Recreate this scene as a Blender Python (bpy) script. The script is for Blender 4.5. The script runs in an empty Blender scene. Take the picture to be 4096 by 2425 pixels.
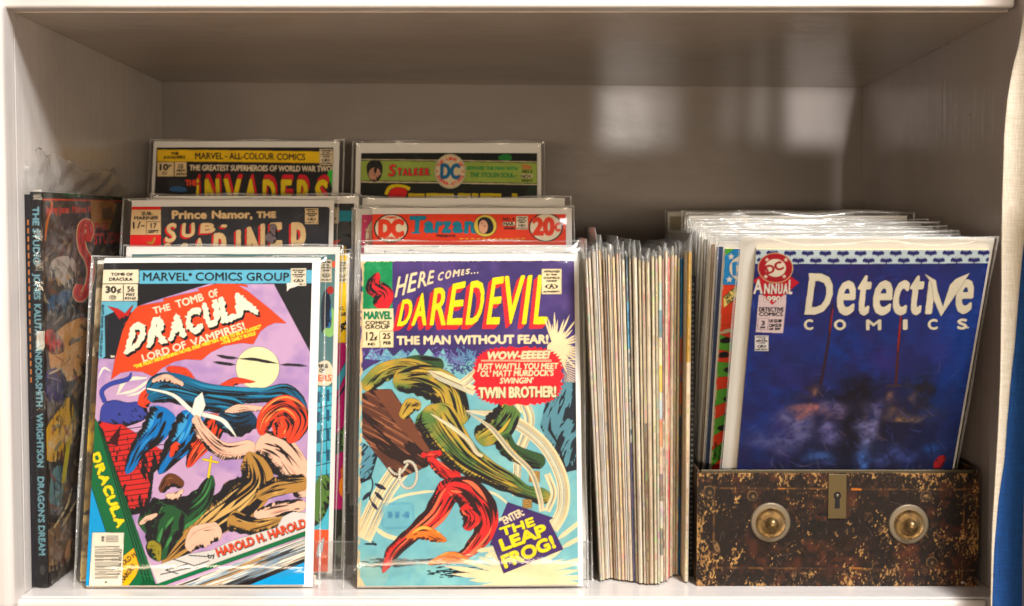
import bpy, math, random
import numpy as np
from math import radians as R_, sin, cos, pi
from mathutils import Vector, Matrix, Euler

S = bpy.context.scene
COL = S.collection

# ------------------------------------------------------------------ camera
cam_d = bpy.data.cameras.new('camera'); cam = bpy.data.objects.new('camera', cam_d); COL.objects.link(cam)
cam_d.lens = 50.0; cam_d.sensor_width = 36.0; cam_d.clip_start = 0.02; cam_d.clip_end = 60
cam.location = (0, -1.10, 0.289)
cam.rotation_euler = (R_(90 - 3.2347), 0, R_(0.1611))
cam_d.dof.use_dof = True; cam_d.dof.focus_distance = 1.15; cam_d.dof.aperture_fstop = 9.0
S.camera = cam

# ------------------------------------------------------------------ world (dim warm room bounce), lamps, exposure
W = bpy.data.worlds.new('World'); S.world = W; W.use_nodes = True
bg = W.node_tree.nodes['Background']; bg.inputs[0].default_value = (1.0, .80, .60, 1); bg.inputs[1].default_value = 0.20

def area(name, loc, target, size, power, col, size_y=None):
    d = bpy.data.lights.new(name, 'AREA'); d.energy = power; d.color = col; d.size = size
    if size_y: d.shape = 'RECTANGLE'; d.size_y = size_y
    o = bpy.data.objects.new(name, d); COL.objects.link(o); o.location = loc
    o.rotation_euler = (Vector(target) - Vector(loc)).to_track_quat('-Z', 'Y').to_euler()
    return o
area('ceiling_lamp', (0.50, -0.82, 1.78), (0.0, 0.05, 0.15), .30, 22, (1.0, .98, .965))
area('room_lamp', (0.75, -1.72, 2.00), (0.0, 0.05, 0.15), .42, 74, (1.0, .98, .965))
area('front_fill', (.10, -2.8, .20), (0.0, .30, .30), 2.6, 48, (1.0, .79, .57), .15)  # unseen wide fill, added low in front to brighten the back rows
# unseen narrow-beam lamps added to throw the bright patches high on the back panel
for x0, x1, z0, z1, e in ((.094, .146, .372, .437, .95), (.146, .176, .372, .437, .42), (.226, .238, .380, .437, .35), (.259, .271, .378, .437, .75), (.294, .352, .374, .437, 1.35), (.352, .3745, .300, .437, .50)):
    cx, cz = (x0 + x1) / 2, (z0 + z1) / 2
    o = area('patch_beam', (cx, -1.16, cz - .02), (cx, .45, cz), x1 - x0, 2.9 * e * (x1 - x0) * (z1 - z0), (1.0, .95, .91), z1 - z0); o.data.spread = R_(1.5)

S.view_settings.view_transform = 'Standard'; S.view_settings.look = 'None'
S.view_settings.exposure = 0.0; S.view_settings.gamma = 1.0; S.view_settings.use_curve_mapping = False
S.cycles.transparent_max_bounces = 40; S.cycles.use_light_tree = False; S.cycles.max_bounces = 10
try: S.cycles.use_denoising = True
except Exception: pass

# ------------------------------------------------------------------ helpers: objects
def tag(o, label, cat, group=None, kind=None):
    o['label'] = label; o['category'] = cat
    if group: o['group'] = group
    if kind: o['kind'] = kind
    return o
def thing(name, label, cat, loc=(0, 0, 0), rot=None, group=None):
    o = bpy.data.objects.new(name, None); COL.objects.link(o); o.location = loc; o.empty_display_size = .02
    if rot is not None: o.rotation_mode = 'QUATERNION'; o.rotation_quaternion = rot
    return tag(o, label, cat, group)
class MB:
    def __init__(s): s.v = []; s.f = []; s.m = []
    def add(s, vs, fs, m=0):
        b = len(s.v); s.v += [tuple(v) for v in vs]; s.f += [tuple(i + b for i in f) for f in fs]; s.m += [m] * len(fs)
        return s
    def box(s, x0, y0, z0, x1, y1, z1, m=0):
        return s.add([(x0,y0,z0),(x1,y0,z0),(x1,y1,z0),(x0,y1,z0),(x0,y0,z1),(x1,y0,z1),(x1,y1,z1),(x0,y1,z1)],
                     [(0,3,2,1),(4,5,6,7),(0,1,5,4),(1,2,6,5),(2,3,7,6),(3,0,4,7)], m)
    def build(s, name, mats, parent=None, smooth=False, bevel=0, seg=2):
        me = bpy.data.meshes.new(name); me.from_pydata(s.v, [], s.f); me.update()
        if not isinstance(mats, (list, tuple)): mats = [mats]
        for m in mats: me.materials.append(m)
        me.polygons.foreach_set('material_index', s.m)
        if smooth: me.polygons.foreach_set('use_smooth', [True] * len(me.polygons))
        o = bpy.data.objects.new(name, me); COL.objects.link(o)
        if parent: o.parent = parent
        if bevel:
            b = o.modifiers.new('bevel', 'BEVEL'); b.width = bevel; b.segments = seg; b.limit_method = 'ANGLE'
        return o
def lathe(prof, n=48):
    vs = []; fs = []
    for i in range(n):
        a = 2 * pi * i / n
        for r, y in prof: vs.append((r * cos(a), y, r * sin(a)))
    k = len(prof)
    for i in range(n):
        j = (i + 1) % n
        for q in range(k - 1): fs.append((i*k+q, i*k+q+1, j*k+q+1, j*k+q))
    return vs, fs

# ------------------------------------------------------------------ helpers: materials
def srgb(c):
    c = np.asarray(c, float) / 255.0
    return np.where(c <= .04045, c / 12.92, ((c + .055) / 1.055) ** 2.4)
def L3(c, g=1.0):
    v = srgb(c) * g; return (float(v[0]), float(v[1]), float(v[2]), 1)
class NT:
    def __init__(s, name):
        s.m = bpy.data.materials.new(name); s.m.use_nodes = True; s.t = s.m.node_tree
        s.b = s.t.nodes['Principled BSDF']; s.out = s.t.nodes['Material Output']
    def n(s, typ, **kw):
        x = s.t.nodes.new(typ)
        for k, v in kw.items():
            if k in x.inputs: x.inputs[k].default_value = v
            else: setattr(x, k, v)
        return x
    def l(s, a, ao, b, bi): s.t.links.new(a.outputs[ao], b.inputs[bi])
    def ramp(s, src, out, stops):
        r = s.n('ShaderNodeValToRGB'); e = r.color_ramp.elements
        while len(e) < len(stops): e.new(.5)
        for i, (p, c) in enumerate(stops): e[i].position = p; e[i].color = c if len(c) == 4 else (*c, 1)
        s.l(src, out, r, 0); return r
    def coord(s, scale=(1, 1, 1)):
        tc = s.n('ShaderNodeTexCoord'); mp = s.n('ShaderNodeMapping'); mp.inputs['Scale'].default_value = scale
        s.l(tc, 'Object', mp, 0); return mp
    def bump(s, src, out, strength, dist, tgt=None):
        b = s.n('ShaderNodeBump', Strength=strength, Distance=dist); s.l(src, out, b, 'Height')
        s.l(b, 0, tgt or s.b, 'Normal'); return b
    def set(s, **kw):
        for k, v in kw.items(): s.b.inputs[k].default_value = v
        return s
def simple(name, c, rough=.5, metal=0, g=1.0, spec=.5):
    t = NT(name); t.set(**{'Base Color': L3(c, g), 'Roughness': rough, 'Metallic': metal, 'Specular IOR Level': spec}); return t.m

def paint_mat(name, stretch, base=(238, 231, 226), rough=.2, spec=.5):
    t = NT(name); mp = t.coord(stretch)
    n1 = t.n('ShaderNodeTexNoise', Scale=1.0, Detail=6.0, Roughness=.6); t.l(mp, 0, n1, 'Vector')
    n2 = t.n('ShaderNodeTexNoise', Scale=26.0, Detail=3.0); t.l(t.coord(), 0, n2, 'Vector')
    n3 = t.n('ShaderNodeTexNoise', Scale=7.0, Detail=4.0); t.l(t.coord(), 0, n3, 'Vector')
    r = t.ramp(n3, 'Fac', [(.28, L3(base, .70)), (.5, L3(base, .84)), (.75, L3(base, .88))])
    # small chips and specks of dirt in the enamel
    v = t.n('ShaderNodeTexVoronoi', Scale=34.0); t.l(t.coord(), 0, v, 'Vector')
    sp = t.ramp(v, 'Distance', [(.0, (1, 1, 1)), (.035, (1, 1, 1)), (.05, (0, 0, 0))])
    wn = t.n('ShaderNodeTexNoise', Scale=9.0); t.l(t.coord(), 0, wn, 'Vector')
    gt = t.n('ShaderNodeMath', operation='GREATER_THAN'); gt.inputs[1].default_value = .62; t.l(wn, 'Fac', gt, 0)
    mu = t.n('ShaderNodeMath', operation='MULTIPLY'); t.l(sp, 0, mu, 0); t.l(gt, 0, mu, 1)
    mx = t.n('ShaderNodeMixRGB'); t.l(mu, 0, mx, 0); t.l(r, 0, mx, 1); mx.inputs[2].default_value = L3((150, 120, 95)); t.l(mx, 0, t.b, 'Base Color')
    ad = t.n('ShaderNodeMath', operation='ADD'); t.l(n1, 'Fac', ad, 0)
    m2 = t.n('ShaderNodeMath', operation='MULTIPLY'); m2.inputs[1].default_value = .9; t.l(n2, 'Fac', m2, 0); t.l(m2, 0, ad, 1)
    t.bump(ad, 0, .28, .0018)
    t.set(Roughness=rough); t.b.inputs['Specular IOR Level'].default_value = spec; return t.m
M_PX = paint_mat('white_enamel_long_strokes', (3, 60, 90))
M_PZ = paint_mat('white_enamel_upright_strokes', (110, 110, 5))
M_PB = paint_mat('darkened_enamel_back', (9, 20, 26), rough=.3, spec=.12, base=(136, 128, 123))  # grey enamel, base darkened further to deepen the shade inside the bay
M_PT = paint_mat('shaded_enamel_long_strokes', (3, 60, 90), base=(208, 193, 178))  # white enamel with the shade under the top board put into its base
M_PR = paint_mat('shaded_enamel_upright_strokes', (110, 110, 5), base=(196, 184, 178))  # white enamel again, the right side's shade put into a darker base

def film_mat(name, rough=.09, amt=.6, haze=.008, cloud=0, tint=.985, bump=.09, scale=15.0):
    t = NT(name); t.t.nodes.remove(t.b)
    tr = t.n('ShaderNodeBsdfTransparent'); tr.inputs[0].default_value = (tint, tint, tint * .995, 1)
    gl = t.n('ShaderNodeBsdfGlossy', Roughness=rough); df = t.n('ShaderNodeBsdfDiffuse'); df.inputs[0].default_value = (.85, .85, .83, 1)
    lw = t.n('ShaderNodeLayerWeight', Blend=.5); pw = t.n('ShaderNodeMath', operation='POWER'); pw.inputs[1].default_value = 5; t.l(lw, 'Facing', pw, 0)
    fr = t.n('ShaderNodeMath', operation='MULTIPLY_ADD'); fr.inputs[1].default_value = .9; fr.inputs[2].default_value = .04; t.l(pw, 0, fr, 0)
    nz = t.n('ShaderNodeTexNoise', Scale=scale, Detail=3.0, Distortion=1.2); t.l(t.coord((1, 1, 2.2)), 0, nz, 'Vector')
    bp = t.n('ShaderNodeBump', Strength=bump, Distance=.004); t.l(nz, 'Fac', bp, 'Height'); t.l(bp, 0, gl, 'Normal'); t.l(bp, 0, lw, 'Normal')
    mu = t.n('ShaderNodeMath', operation='MULTIPLY', use_clamp=True); mu.inputs[1].default_value = amt; t.l(fr, 0, mu, 0)
    m1 = t.n('ShaderNodeMixShader'); m1.inputs[0].default_value = haze
    if cloud:  # pale streaks mixed into the film stand in for sheen and highlights
        cn = t.n('ShaderNodeTexNoise', Scale=14.0, Detail=5.0, Distortion=2.5); t.l(t.coord((1, .6, 1.4)), 0, cn, 'Vector'); t.l(t.ramp(cn, 'Fac', [(.46, (haze,) * 3), (.60, (cloud,) * 3), (.64, (haze * 2,) * 3)]), 0, m1, 0)
    t.l(tr, 0, m1, 1); t.l(df, 0, m1, 2)
    m2 = t.n('ShaderNodeMixShader'); t.l(mu, 0, m2, 0); t.l(m1, 0, m2, 1); t.l(gl, 0, m2, 2); t.l(m2, 0, t.out, 0)
    return t.m
M_FILM = film_mat('clear_plastic_film')
M_FOLD = film_mat('clear_plastic_fold', rough=.16, amt=2.0, haze=.20, tint=.93, bump=.8, scale=90)
M_CRUMP = film_mat('crumpled_plastic_film', rough=.14, amt=.4, haze=.02, cloud=.10, tint=.97, bump=.9, scale=30)
M_LOOSE = film_mat('loose_plastic_film', rough=.16, amt=1.0, haze=.075, tint=.94, bump=.35, scale=24)
M_ACR = film_mat('clear_acrylic', rough=.03, amt=1.6, haze=.02, tint=.93, bump=.0)
M_ACRE = film_mat('acrylic_edge', rough=.12, amt=1.2, haze=.12, tint=.9, bump=.0)

def print_mat():
    t = NT('printed_cover_paper'); a = t.n('ShaderNodeVertexColor', layer_name='print'); t.l(a, 'Color', t.b, 'Base Color')
    nz = t.n('ShaderNodeTexNoise', Scale=45.0, Detail=4.0); t.l(t.coord(), 0, nz, 'Vector'); t.bump(nz, 'Fac', .12, .003)
    t.set(Roughness=.42); t.b.inputs['Specular IOR Level'].default_value = .1; return t.m
M_PRINT = print_mat()
def paper_mat(name, c, stretch=(3, 900, 3), var=.25):
    t = NT(name); nz = t.n('ShaderNodeTexNoise', Scale=1.0, Detail=2.0); t.l(t.coord(stretch), 0, nz, 'Vector')
    r = t.ramp(nz, 'Fac', [(.35, L3(c, .8 * (1 - var))), (.6, L3(c, .8))]); t.l(r, 0, t.b, 'Base Color'); t.set(Roughness=.8); return t.m
M_PAGES = paper_mat('newsprint_page_edges', (226, 206, 172))
M_BOARD = paper_mat('white_backing_card', (250, 248, 243), (8, 8, 8), .05)
M_DARK = simple('black_cloth_cover', (28, 27, 30), .5)

# ------------------------------------------------------------------ print painter (turns traced outlines into the printed ink of a cover)
_gc = {}
def glyphs(body):
    """boundary edges of a text set in the built-in face; baseline 0, cap height 1"""
    if body in _gc: return _gc[body]
    c = bpy.data.curves.new('lettering', 'FONT'); c.body = body; c.size = 1; c.resolution_u = 3
    o = bpy.data.objects.new('lettering', c); me = o.to_mesh()
    v = np.empty(len(me.vertices) * 3, np.float32); me.vertices.foreach_get('co', v); v = v.reshape(-1, 3)[:, :2]
    cnt = {}
    for p in me.polygons:
        ix = list(p.vertices)
        for a, b in zip(ix, ix[1:] + ix[:1]):
            k = (a, b) if a < b else (b, a); cnt[k] = cnt.get(k, 0) + 1
    E = np.array([k for k, n in cnt.items() if n % 2], int).reshape(-1, 2)
    o.to_mesh_clear(); bpy.data.objects.remove(o); bpy.data.curves.remove(c)
    _gc[body] = (v, E); return _gc[body]
CAP = float(glyphs('H')[0][:, 1].max())

def homography(src, dst):
    A = []; b = []
    for (x, y), (u, v) in zip(src, dst):
        A.append([x, y, 1, 0, 0, 0, -u * x, -u * y]); b.append(u); A.append([0, 0, 0, x, y, 1, -v * x, -v * y]); b.append(v)
    h = np.linalg.solve(np.array(A, float), np.array(b, float)); return np.append(h, 1).reshape(3, 3)

class Print:
    def __init__(s, w, h, corners, bgc, ppmm=4, seed=1):
        s.w, s.h, s.k = w, h, ppmm; s.W = int(round(w * 1000 * ppmm)); s.H = int(round(h * 1000 * ppmm))
        s.c = np.zeros((s.H, s.W, 3), np.float32); s.c[:] = np.array(bgc) / 255
        s.M = homography(corners, [(0, 0), (s.W, 0), (s.W, s.H), (0, s.H)])      # tracing sheet -> print
        s.z = (0, 0, 1); s.rs = np.random.RandomState(seed)
    def view(s, x0, y0, k): s.z = (x0, y0, k); return s
    def P(s, pts):
        p = np.asarray(pts, float).reshape(-1, 2); x = s.z[0] + p[:, 0] * s.z[2]; y = s.z[1] + p[:, 1] * s.z[2]
        q = s.M @ np.array([x, y, np.ones_like(x)]); return (q[:2] / q[2]).T
    def _edges(s, A, B):
        """parity raster of edges A->B in print pixels; returns crop and mask"""
        allp = np.concatenate([A, B]); x0 = int(max(0, math.floor(allp[:, 0].min()) - 2)); y0 = int(max(0, math.floor(allp[:, 1].min()) - 2))
        x1 = int(min(s.W, math.ceil(allp[:, 0].max()) + 2)); y1 = int(min(s.H, math.ceil(allp[:, 1].max()) + 2))
        if x1 <= x0 or y1 <= y0: return None
        t = np.zeros((y1 - y0, x1 - x0 + 1), np.int32)
        for (ax, ay), (bx, by) in zip(A, B):
            if ay == by: continue
            if ay > by: ax, ay, bx, by = bx, by, ax, ay
            r0 = max(int(math.ceil(ay - .5)), y0); r1 = min(int(math.ceil(by - .5)), y1)
            if r1 <= r0: continue
            r = np.arange(r0, r1); xs = ax + (r + .5 - ay) * (bx - ax) / (by - ay)
            cx = np.clip(np.ceil(xs - .5).astype(int) - x0, 0, x1 - x0); np.add.at(t, (r - y0, cx), 1)
        return (y0, y1, x0, x1), (np.cumsum(t, 1)[:, :-1] & 1).astype(bool)
    def mask(s, loops):
        A = np.concatenate(loops); B = np.concatenate([np.roll(l, -1, 0) for l in loops]); return s._edges(A, B)
    def put(s, cm, col, a=1.0):
        if cm is None: return
        (y0, y1, x0, x1), m = cm; t = s.c[y0:y1, x0:x1]; t[m] = t[m] * (1 - a) + (np.array(col, np.float32) / 255) * a
    def grow(s, cm, r):
        (y0, y1, x0, x1), m = cm; r = max(int(round(r)), 0)
        if r == 0: return cm
        Y0, Y1, X0, X1 = max(0, y0 - r), min(s.H, y1 + r), max(0, x0 - r), min(s.W, x1 + r)
        b = np.zeros((Y1 - Y0, X1 - X0), bool); b[y0 - Y0:y1 - Y0, x0 - X0:x1 - X0] = m; o = b.copy(); n, q = b.shape
        for dy in range(-r, r + 1):
            w = int(math.sqrt(r * r - dy * dy + .3 * r))
            for dx in range(-w, w + 1):
                o[max(0, dy):n + min(0, dy), max(0, dx):q + min(0, dx)] |= b[max(0, -dy):n + min(0, -dy), max(0, -dx):q + min(0, -dx)]
        return (Y0, Y1, X0, X1), o
    def shift(s, cm, dx, dy):
        (y0, y1, x0, x1), m = cm; dx = int(round(dx)); dy = int(round(dy))
        a, b, c, d = y0 + dy, y1 + dy, x0 + dx, x1 + dx; p, q, r, t = max(a, 0), min(b, s.H), max(c, 0), min(d, s.W)
        if q <= p or t <= r: return None
        return (p, q, r, t), m[p - a:m.shape[0] - (b - q), r - c:m.shape[1] - (d - t)]
    def rag(s, cm, amp, sc):
        """roughen an outline: sample the mask through a noise displacement"""
        (y0, y1, x0, x1), m = s.grow(cm, 0); h, w = m.shape
        def nz():
            g = s.rs.rand(h // sc + 3, w // sc + 3); yy = np.arange(h) / sc; xx = np.arange(w) / sc
            yi = yy.astype(int); xi = xx.astype(int); fy = (yy - yi)[:, None]; fx = (xx - xi)[None]
            return (g[yi][:, xi] * (1-fy)*(1-fx) + g[yi+1][:, xi]*fy*(1-fx) + g[yi][:, xi+1]*(1-fy)*fx + g[yi+1][:, xi+1]*fy*fx) - .5
        Y, X = np.mgrid[0:h, 0:w]; a = np.clip(Y + nz() * amp, 0, h - 1).astype(int); b = np.clip(X + nz() * amp, 0, w - 1).astype(int)
        return (y0, y1, x0, x1), m[a, b]
    # ---- drawing verbs (points in the current view of the tracing sheet)
    def poly(s, pts, col, line=0, lc=(25, 24, 26), smooth=0, a=1.0):
        q = s.P(pts)
        for _ in range(smooth): q = np.stack([.75 * q + .25 * np.roll(q, -1, 0), .25 * q + .75 * np.roll(q, -1, 0)], 1).reshape(-1, 2)
        cm = s.mask([q])
        if cm is None: return None
        if line: s.put(s.grow(cm, line * s.k), lc)
        s.put(cm, col, a); return cm
    def rect(s, x0, y0, x1, y1, col, **k): return s.poly([(x0, y0), (x1, y0), (x1, y1), (x0, y1)], col, **k)
    def ell(s, cx, cy, rx, ry, col, n=40, **k): return s.poly([(cx + rx * cos(2*pi*i/n), cy + ry * sin(2*pi*i/n)) for i in range(n)], col, **k)
    def star(s, cx, cy, r, col, n=5, inner=.42, rot=-pi/2, **k):
        return s.poly([(cx + (r if i % 2 == 0 else r * inner) * cos(rot + pi*i/n), cy + (r if i % 2 == 0 else r * inner) * sin(rot + pi*i/n)) for i in range(2*n)], col, **k)
    def curve(s, pts, n=24):
        p = np.asarray(pts, float)
        if len(p) < 3: return np.array([p[0] + (p[-1] - p[0]) * t for t in np.linspace(0, 1, n)])
        q = np.vstack([2 * p[0] - p[1], p, 2 * p[-1] - p[-2]]); o = []
        for i in range(1, len(q) - 2):
            for t in np.linspace(0, 1, max(3, n // (len(p) - 1)), endpoint=False):
                a, b, c, d = q[i-1:i+3]; o.append(.5 * (2*b + (c-a)*t + (2*a-5*b+4*c-d)*t*t + (3*b-a-3*c+d)*t**3))
        o.append(p[-1]); return np.array(o)
    def brush(s, pts, w, col, taper=(1, 1), line=0, lc=(25, 24, 26), a=1.0, n=24):
        """stroke of width w (view units) along a curve; taper = relative width at both ends"""
        c = s.curve(pts, n); d = np.gradient(c, axis=0); nrm = np.stack([-d[:, 1], d[:, 0]], 1); nrm /= np.linalg.norm(nrm, axis=1)[:, None] + 1e-9
        t = np.linspace(0, 1, len(c)); e = np.minimum(1, np.minimum(taper[0] + t * 4 * (1 - taper[0]), taper[1] + (1 - t) * 4 * (1 - taper[1])))
        o = nrm * (w / 2 * e)[:, None]; return s.poly(np.vstack([c + o, (c - o)[::-1]]), col, line=line, lc=lc, a=a)
    def drape(s, pts, ws, col, nb, nl=0, lc=(250, 250, 240), fw=.07, line=.3, blk=(25, 24, 28), tint=None):
        """a swath of folded cloth along a curve: width list ws, nb dark and nl light fold marks running with it"""
        c = s.curve(pts, 48); d = np.gradient(c, axis=0); nr = np.stack([-d[:, 1], d[:, 0]], 1); nr /= np.linalg.norm(nr, axis=1)[:, None] + 1e-9
        w = np.interp(np.linspace(0, 1, len(c)), np.linspace(0, 1, len(ws)), ws); tt = np.linspace(0, 1, len(c)); w = w * np.minimum(1, np.sqrt(np.minimum(tt, 1 - tt) / .09) + .12); jag = 1 + .06 * np.sin(np.linspace(0, 40, len(c)) + s.rs.rand() * 6)
        cm = s.poly(np.vstack([c + nr * (w * jag / 2)[:, None], (c - nr * (w / 2)[:, None])[::-1]]), col, line=line)
        if cm is None: return None
        if tint: s.wash(cm, *tint)
        (y0, y1, x0, x1), m = cm; keep = s.c[y0:y1, x0:x1].copy(); n = len(c); nb = int(nb * .5) + 1; nl = int(nl * .5); fw *= 1.2
        for i in range(nb + nl):
            o = (s.rs.rand() - .5) * .96; o2 = o + (s.rs.rand() - .5) * .25; a = s.rs.randint(0, int(n * .7)); b = min(n - 1, a + 6 + s.rs.randint(int(n * .45)))
            if b - a < 4: continue
            off = np.linspace(o, o2, b - a + 1); q = c[a:b+1] + nr[a:b+1] * (w[a:b+1] * off)[:, None]; t = np.linspace(0, 1, len(q)); big = abs(o) > .3
            e = np.sin(pi * t ** .8) * w[a:b+1] * fw * (.25 + 1.1 * s.rs.rand() * (1.5 if big else .8)); nq = nr[a:b+1]
            s.poly(np.vstack([q + nq * (e / 2)[:, None], (q - nq * (e / 2)[:, None])[::-1]]), blk if i < nb else lc)
        for i in range(int(nb * 2.2)):                                           # feathering: short tapered ticks in from one edge, in groups
            j = s.rs.randint(2, n - 3); g = s.rs.randint(3, 7); L = .14 + .2 * s.rs.rand()
            for r in range(g):
                q = min(n - 2, j + r * .8); a_ = int(q); e0 = c[a_] + nr[a_] * w[a_] * .52; e1 = c[a_] + nr[a_] * w[a_] * (.5 - L * (.6 + .5 * s.rs.rand())) + d[a_] * .8
                s.brush([e0 + d[a_] * (q - a_), e1 + d[a_] * (q - a_)], min(9, w[a_] * .035 + 3), blk, (1, .1), n=4)
        t = s.c[y0:y1, x0:x1]; t[~m] = keep[~m]; return cm
    def glyph(s, body, quad, bold=0, cap=None):
        """text fitted into a quad TL,TR,BR,BL; cap=True keeps baseline/cap height, else the bounding box is fitted"""
        bold = max(bold, .13) if cap else bold
        v, E = glyphs(body); x0, x1 = v[:, 0].min(), v[:, 0].max()
        y0, y1 = (0, CAP) if cap else (v[:, 1].min(), v[:, 1].max())
        u = ((v[:, 0] - x0) / (x1 - x0 + 1e-9))[:, None]; t = ((v[:, 1] - y0) / (y1 - y0 + 1e-9))[:, None]
        TL, TR, BR, BL = [np.array(p, float) for p in quad]
        q = s.P((BL * (1-u) + BR * u) * (1 - t) + (TL * (1-u) + TR * u) * t)
        cm = s._edges(q[E[:, 0]], q[E[:, 1]])
        if cm is not None and bold: cm = s.grow(cm, bold * s.k)
        return cm
    def text(s, body, x0, y0, x1, y1, h, col, bold=0, lean=0, line=0, lc=(25, 24, 26), shadow=None, sc=None, a=1.0):
        """one line of lettering from baseline start to baseline end, cap height h, all in view units"""
        d = np.array([x1 - x0, y1 - y0], float); L = np.linalg.norm(d) + 1e-9; up = np.array([d[1], -d[0]]) / L * h + d / L * h * lean
        b0, b1 = np.array([x0, y0]), np.array([x1, y1])
        cm = s.glyph(body, (b0 + up, b1 + up, b1, b0), bold, cap=True)
        if cm is None: return
        if shadow: s.put(s.shift(s.grow(cm, line * s.k), shadow[0] * s.k, shadow[1] * s.k), sc or lc)
        if line: s.put(s.grow(cm, line * s.k), lc)
        s.put(cm, col, a)
    def word(s, letters, col, bold=0, line=0, lc=(25, 24, 26), ext=None, ec=None, extline=0, rag=None):
        """display lettering, one quad per letter; ext=(dx,dy) mm draws the letters' drop block"""
        ms = []
        for ch, q in letters:
            q = np.array(q, float); cen = q.mean(0); sc_ = np.linalg.norm(np.diff(s.P([cen, cen + (1, 0)]), axis=0)) / s.k     # mm per view unit
            wd, ht = np.linalg.norm(q[1] - q[0]), np.linalg.norm(q[3] - q[0]); i_ = (bold + (.5 if rag else 0)) / sc_
            ax, ay = (q[1] + q[2] - q[0] - q[3]) / 2, (q[3] + q[2] - q[0] - q[1]) / 2; fx_, fy_ = min(.32, i_ / wd), min(.2, i_ / ht)
            q = q + np.array([ax * fx_ + ay * fy_, -ax * fx_ + ay * fy_, -ax * fx_ - ay * fy_, ax * fx_ - ay * fy_])
            cm = s.glyph(ch, q, bold)
            if cm is None: continue
            if rag: cm = s.rag(s.grow(cm, 2), *rag)
            ms.append(cm)
        if ext:
            n = max(1, int(max(abs(ext[0]), abs(ext[1])) * s.k))
            if extline:
                for cm in ms:
                    for i in range(0, n + 1, 2): s.put2(s.shift(s.grow(cm, extline * s.k), ext[0] * s.k * i / n, ext[1] * s.k * i / n), lc)
            for cm in ms:
                for i in range(n + 1): s.put2(s.shift(cm, ext[0] * s.k * i / n, ext[1] * s.k * i / n), ec)
        for cm in ms:
            if line: s.put(s.grow(cm, line * s.k), lc)
        for cm in ms: s.put(cm, col)
    def put2(s, cm, col):
        if cm is not None: s.put(cm, col)
    def lattice(s, u, v):
        """smooth random field over arbitrary coordinates"""
        g = s.rs.rand(97, 89); ui = np.floor(u).astype(int); vi = np.floor(v).astype(int); fu = u - ui; fv = v - vi; fu = fu*fu*(3-2*fu); fv = fv*fv*(3-2*fv)
        G = lambda a, b: g[a % 97, b % 89]
        return G(ui, vi)*(1-fu)*(1-fv) + G(ui+1, vi)*fu*(1-fv) + G(ui, vi+1)*(1-fu)*fv + G(ui+1, vi+1)*fu*fv - .5
    def ink(s, cm, n, L, w, ang, col=(24, 24, 28), spread=.3, a=1.0, curl=.25):
        """brush shading inside a mask: streaks of length L and width w (mm) along ang, as many as n strokes would cover"""
        if cm is None: return
        (y0, y1, x0, x1), m = cm; area = m.sum(); k = s.k
        if area < 20: return
        cov = min(.40, max(.03, n * L * w * k * k * .34 / area)); Y, X = np.mgrid[y0:y1, x0:x1].astype(float); th = math.radians(ang)
        f = lambda q: s.lattice(X / q + s.rs.rand() * 50, Y / q + s.rs.rand() * 50)
        bend = f(L * k * 1.6) * L * k * (curl * 1.6 + spread * .5); u = X * cos(th) + Y * sin(th); v = -X * sin(th) + Y * cos(th) + bend; sv = max(1.6, w * k * .8)
        val = s.lattice(u / (L * k * .8), v / (sv * 2.6)) + .8 * s.lattice(u / (L * k * .5), v / (sv * 1.2)) + .55 * s.lattice(u / (L * k * .3), v / max(1.2, sv * .6))
        if curl > .1:                                                            # form shading: marks thicken towards the lower right edge of the shape
            r = int(max(3, min(w * k * 3.2, math.sqrt(area) * .16))); h, q_ = m.shape; P_ = np.pad(m.astype(np.float32), ((r, r + 1), (r, r + 1)))
            c_ = P_.cumsum(0).cumsum(1); b = (c_[2*r:2*r+h, 2*r:2*r+q_] - c_[:h, 2*r:2*r+q_] - c_[2*r:2*r+h, :q_] + c_[:h, :q_]) / (4 * r * r)
            sh = np.ones_like(b); o = max(1, int(r * .7)); sh[:h-o, :q_-o] = b[o:, o:]; sh[h-o:] = .3; sh[:, q_-o:] = .3; val = val + 1.0 * (1 - sh) + .5 * f(L * k * 1.2)
        t = s.c[y0:y1, x0:x1]; q = m & (val > np.quantile(val[m], 1 - cov)); t[q] = t[q] * (1 - a) + (np.array(col, np.float32) / 255) * a
    def noise(s, sc):
        h, w = s.H // sc + 3, s.W // sc + 3; g = s.rs.rand(h, w); yy = np.arange(s.H) / sc; xx = np.arange(s.W) / sc
        yi = yy.astype(int); xi = xx.astype(int); fy = (yy - yi)[:, None]; fx = (xx - xi)[None]; fy = fy*fy*(3-2*fy); fx = fx*fx*(3-2*fx)
        return g[yi][:, xi] * (1-fy)*(1-fx) + g[yi+1][:, xi]*fy*(1-fx) + g[yi][:, xi+1]*(1-fy)*fx + g[yi+1][:, xi+1]*fy*fx - .5
    def wash(s, cm, col, sc, amt):  # soft second tint
        """blotchy second colour inside a mask"""
        if cm is None: return
        (y0, y1, x0, x1), m = cm; f = np.clip((s.noise(sc) + .5 * s.noise(max(2, sc // 3)))[y0:y1, x0:x1] * 2 * amt + amt * .4, 0, 1) * m
        t = s.c[y0:y1, x0:x1]; t[:] = t * (1 - f[..., None]) + np.array(col, np.float32) / 255 * f[..., None]
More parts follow.
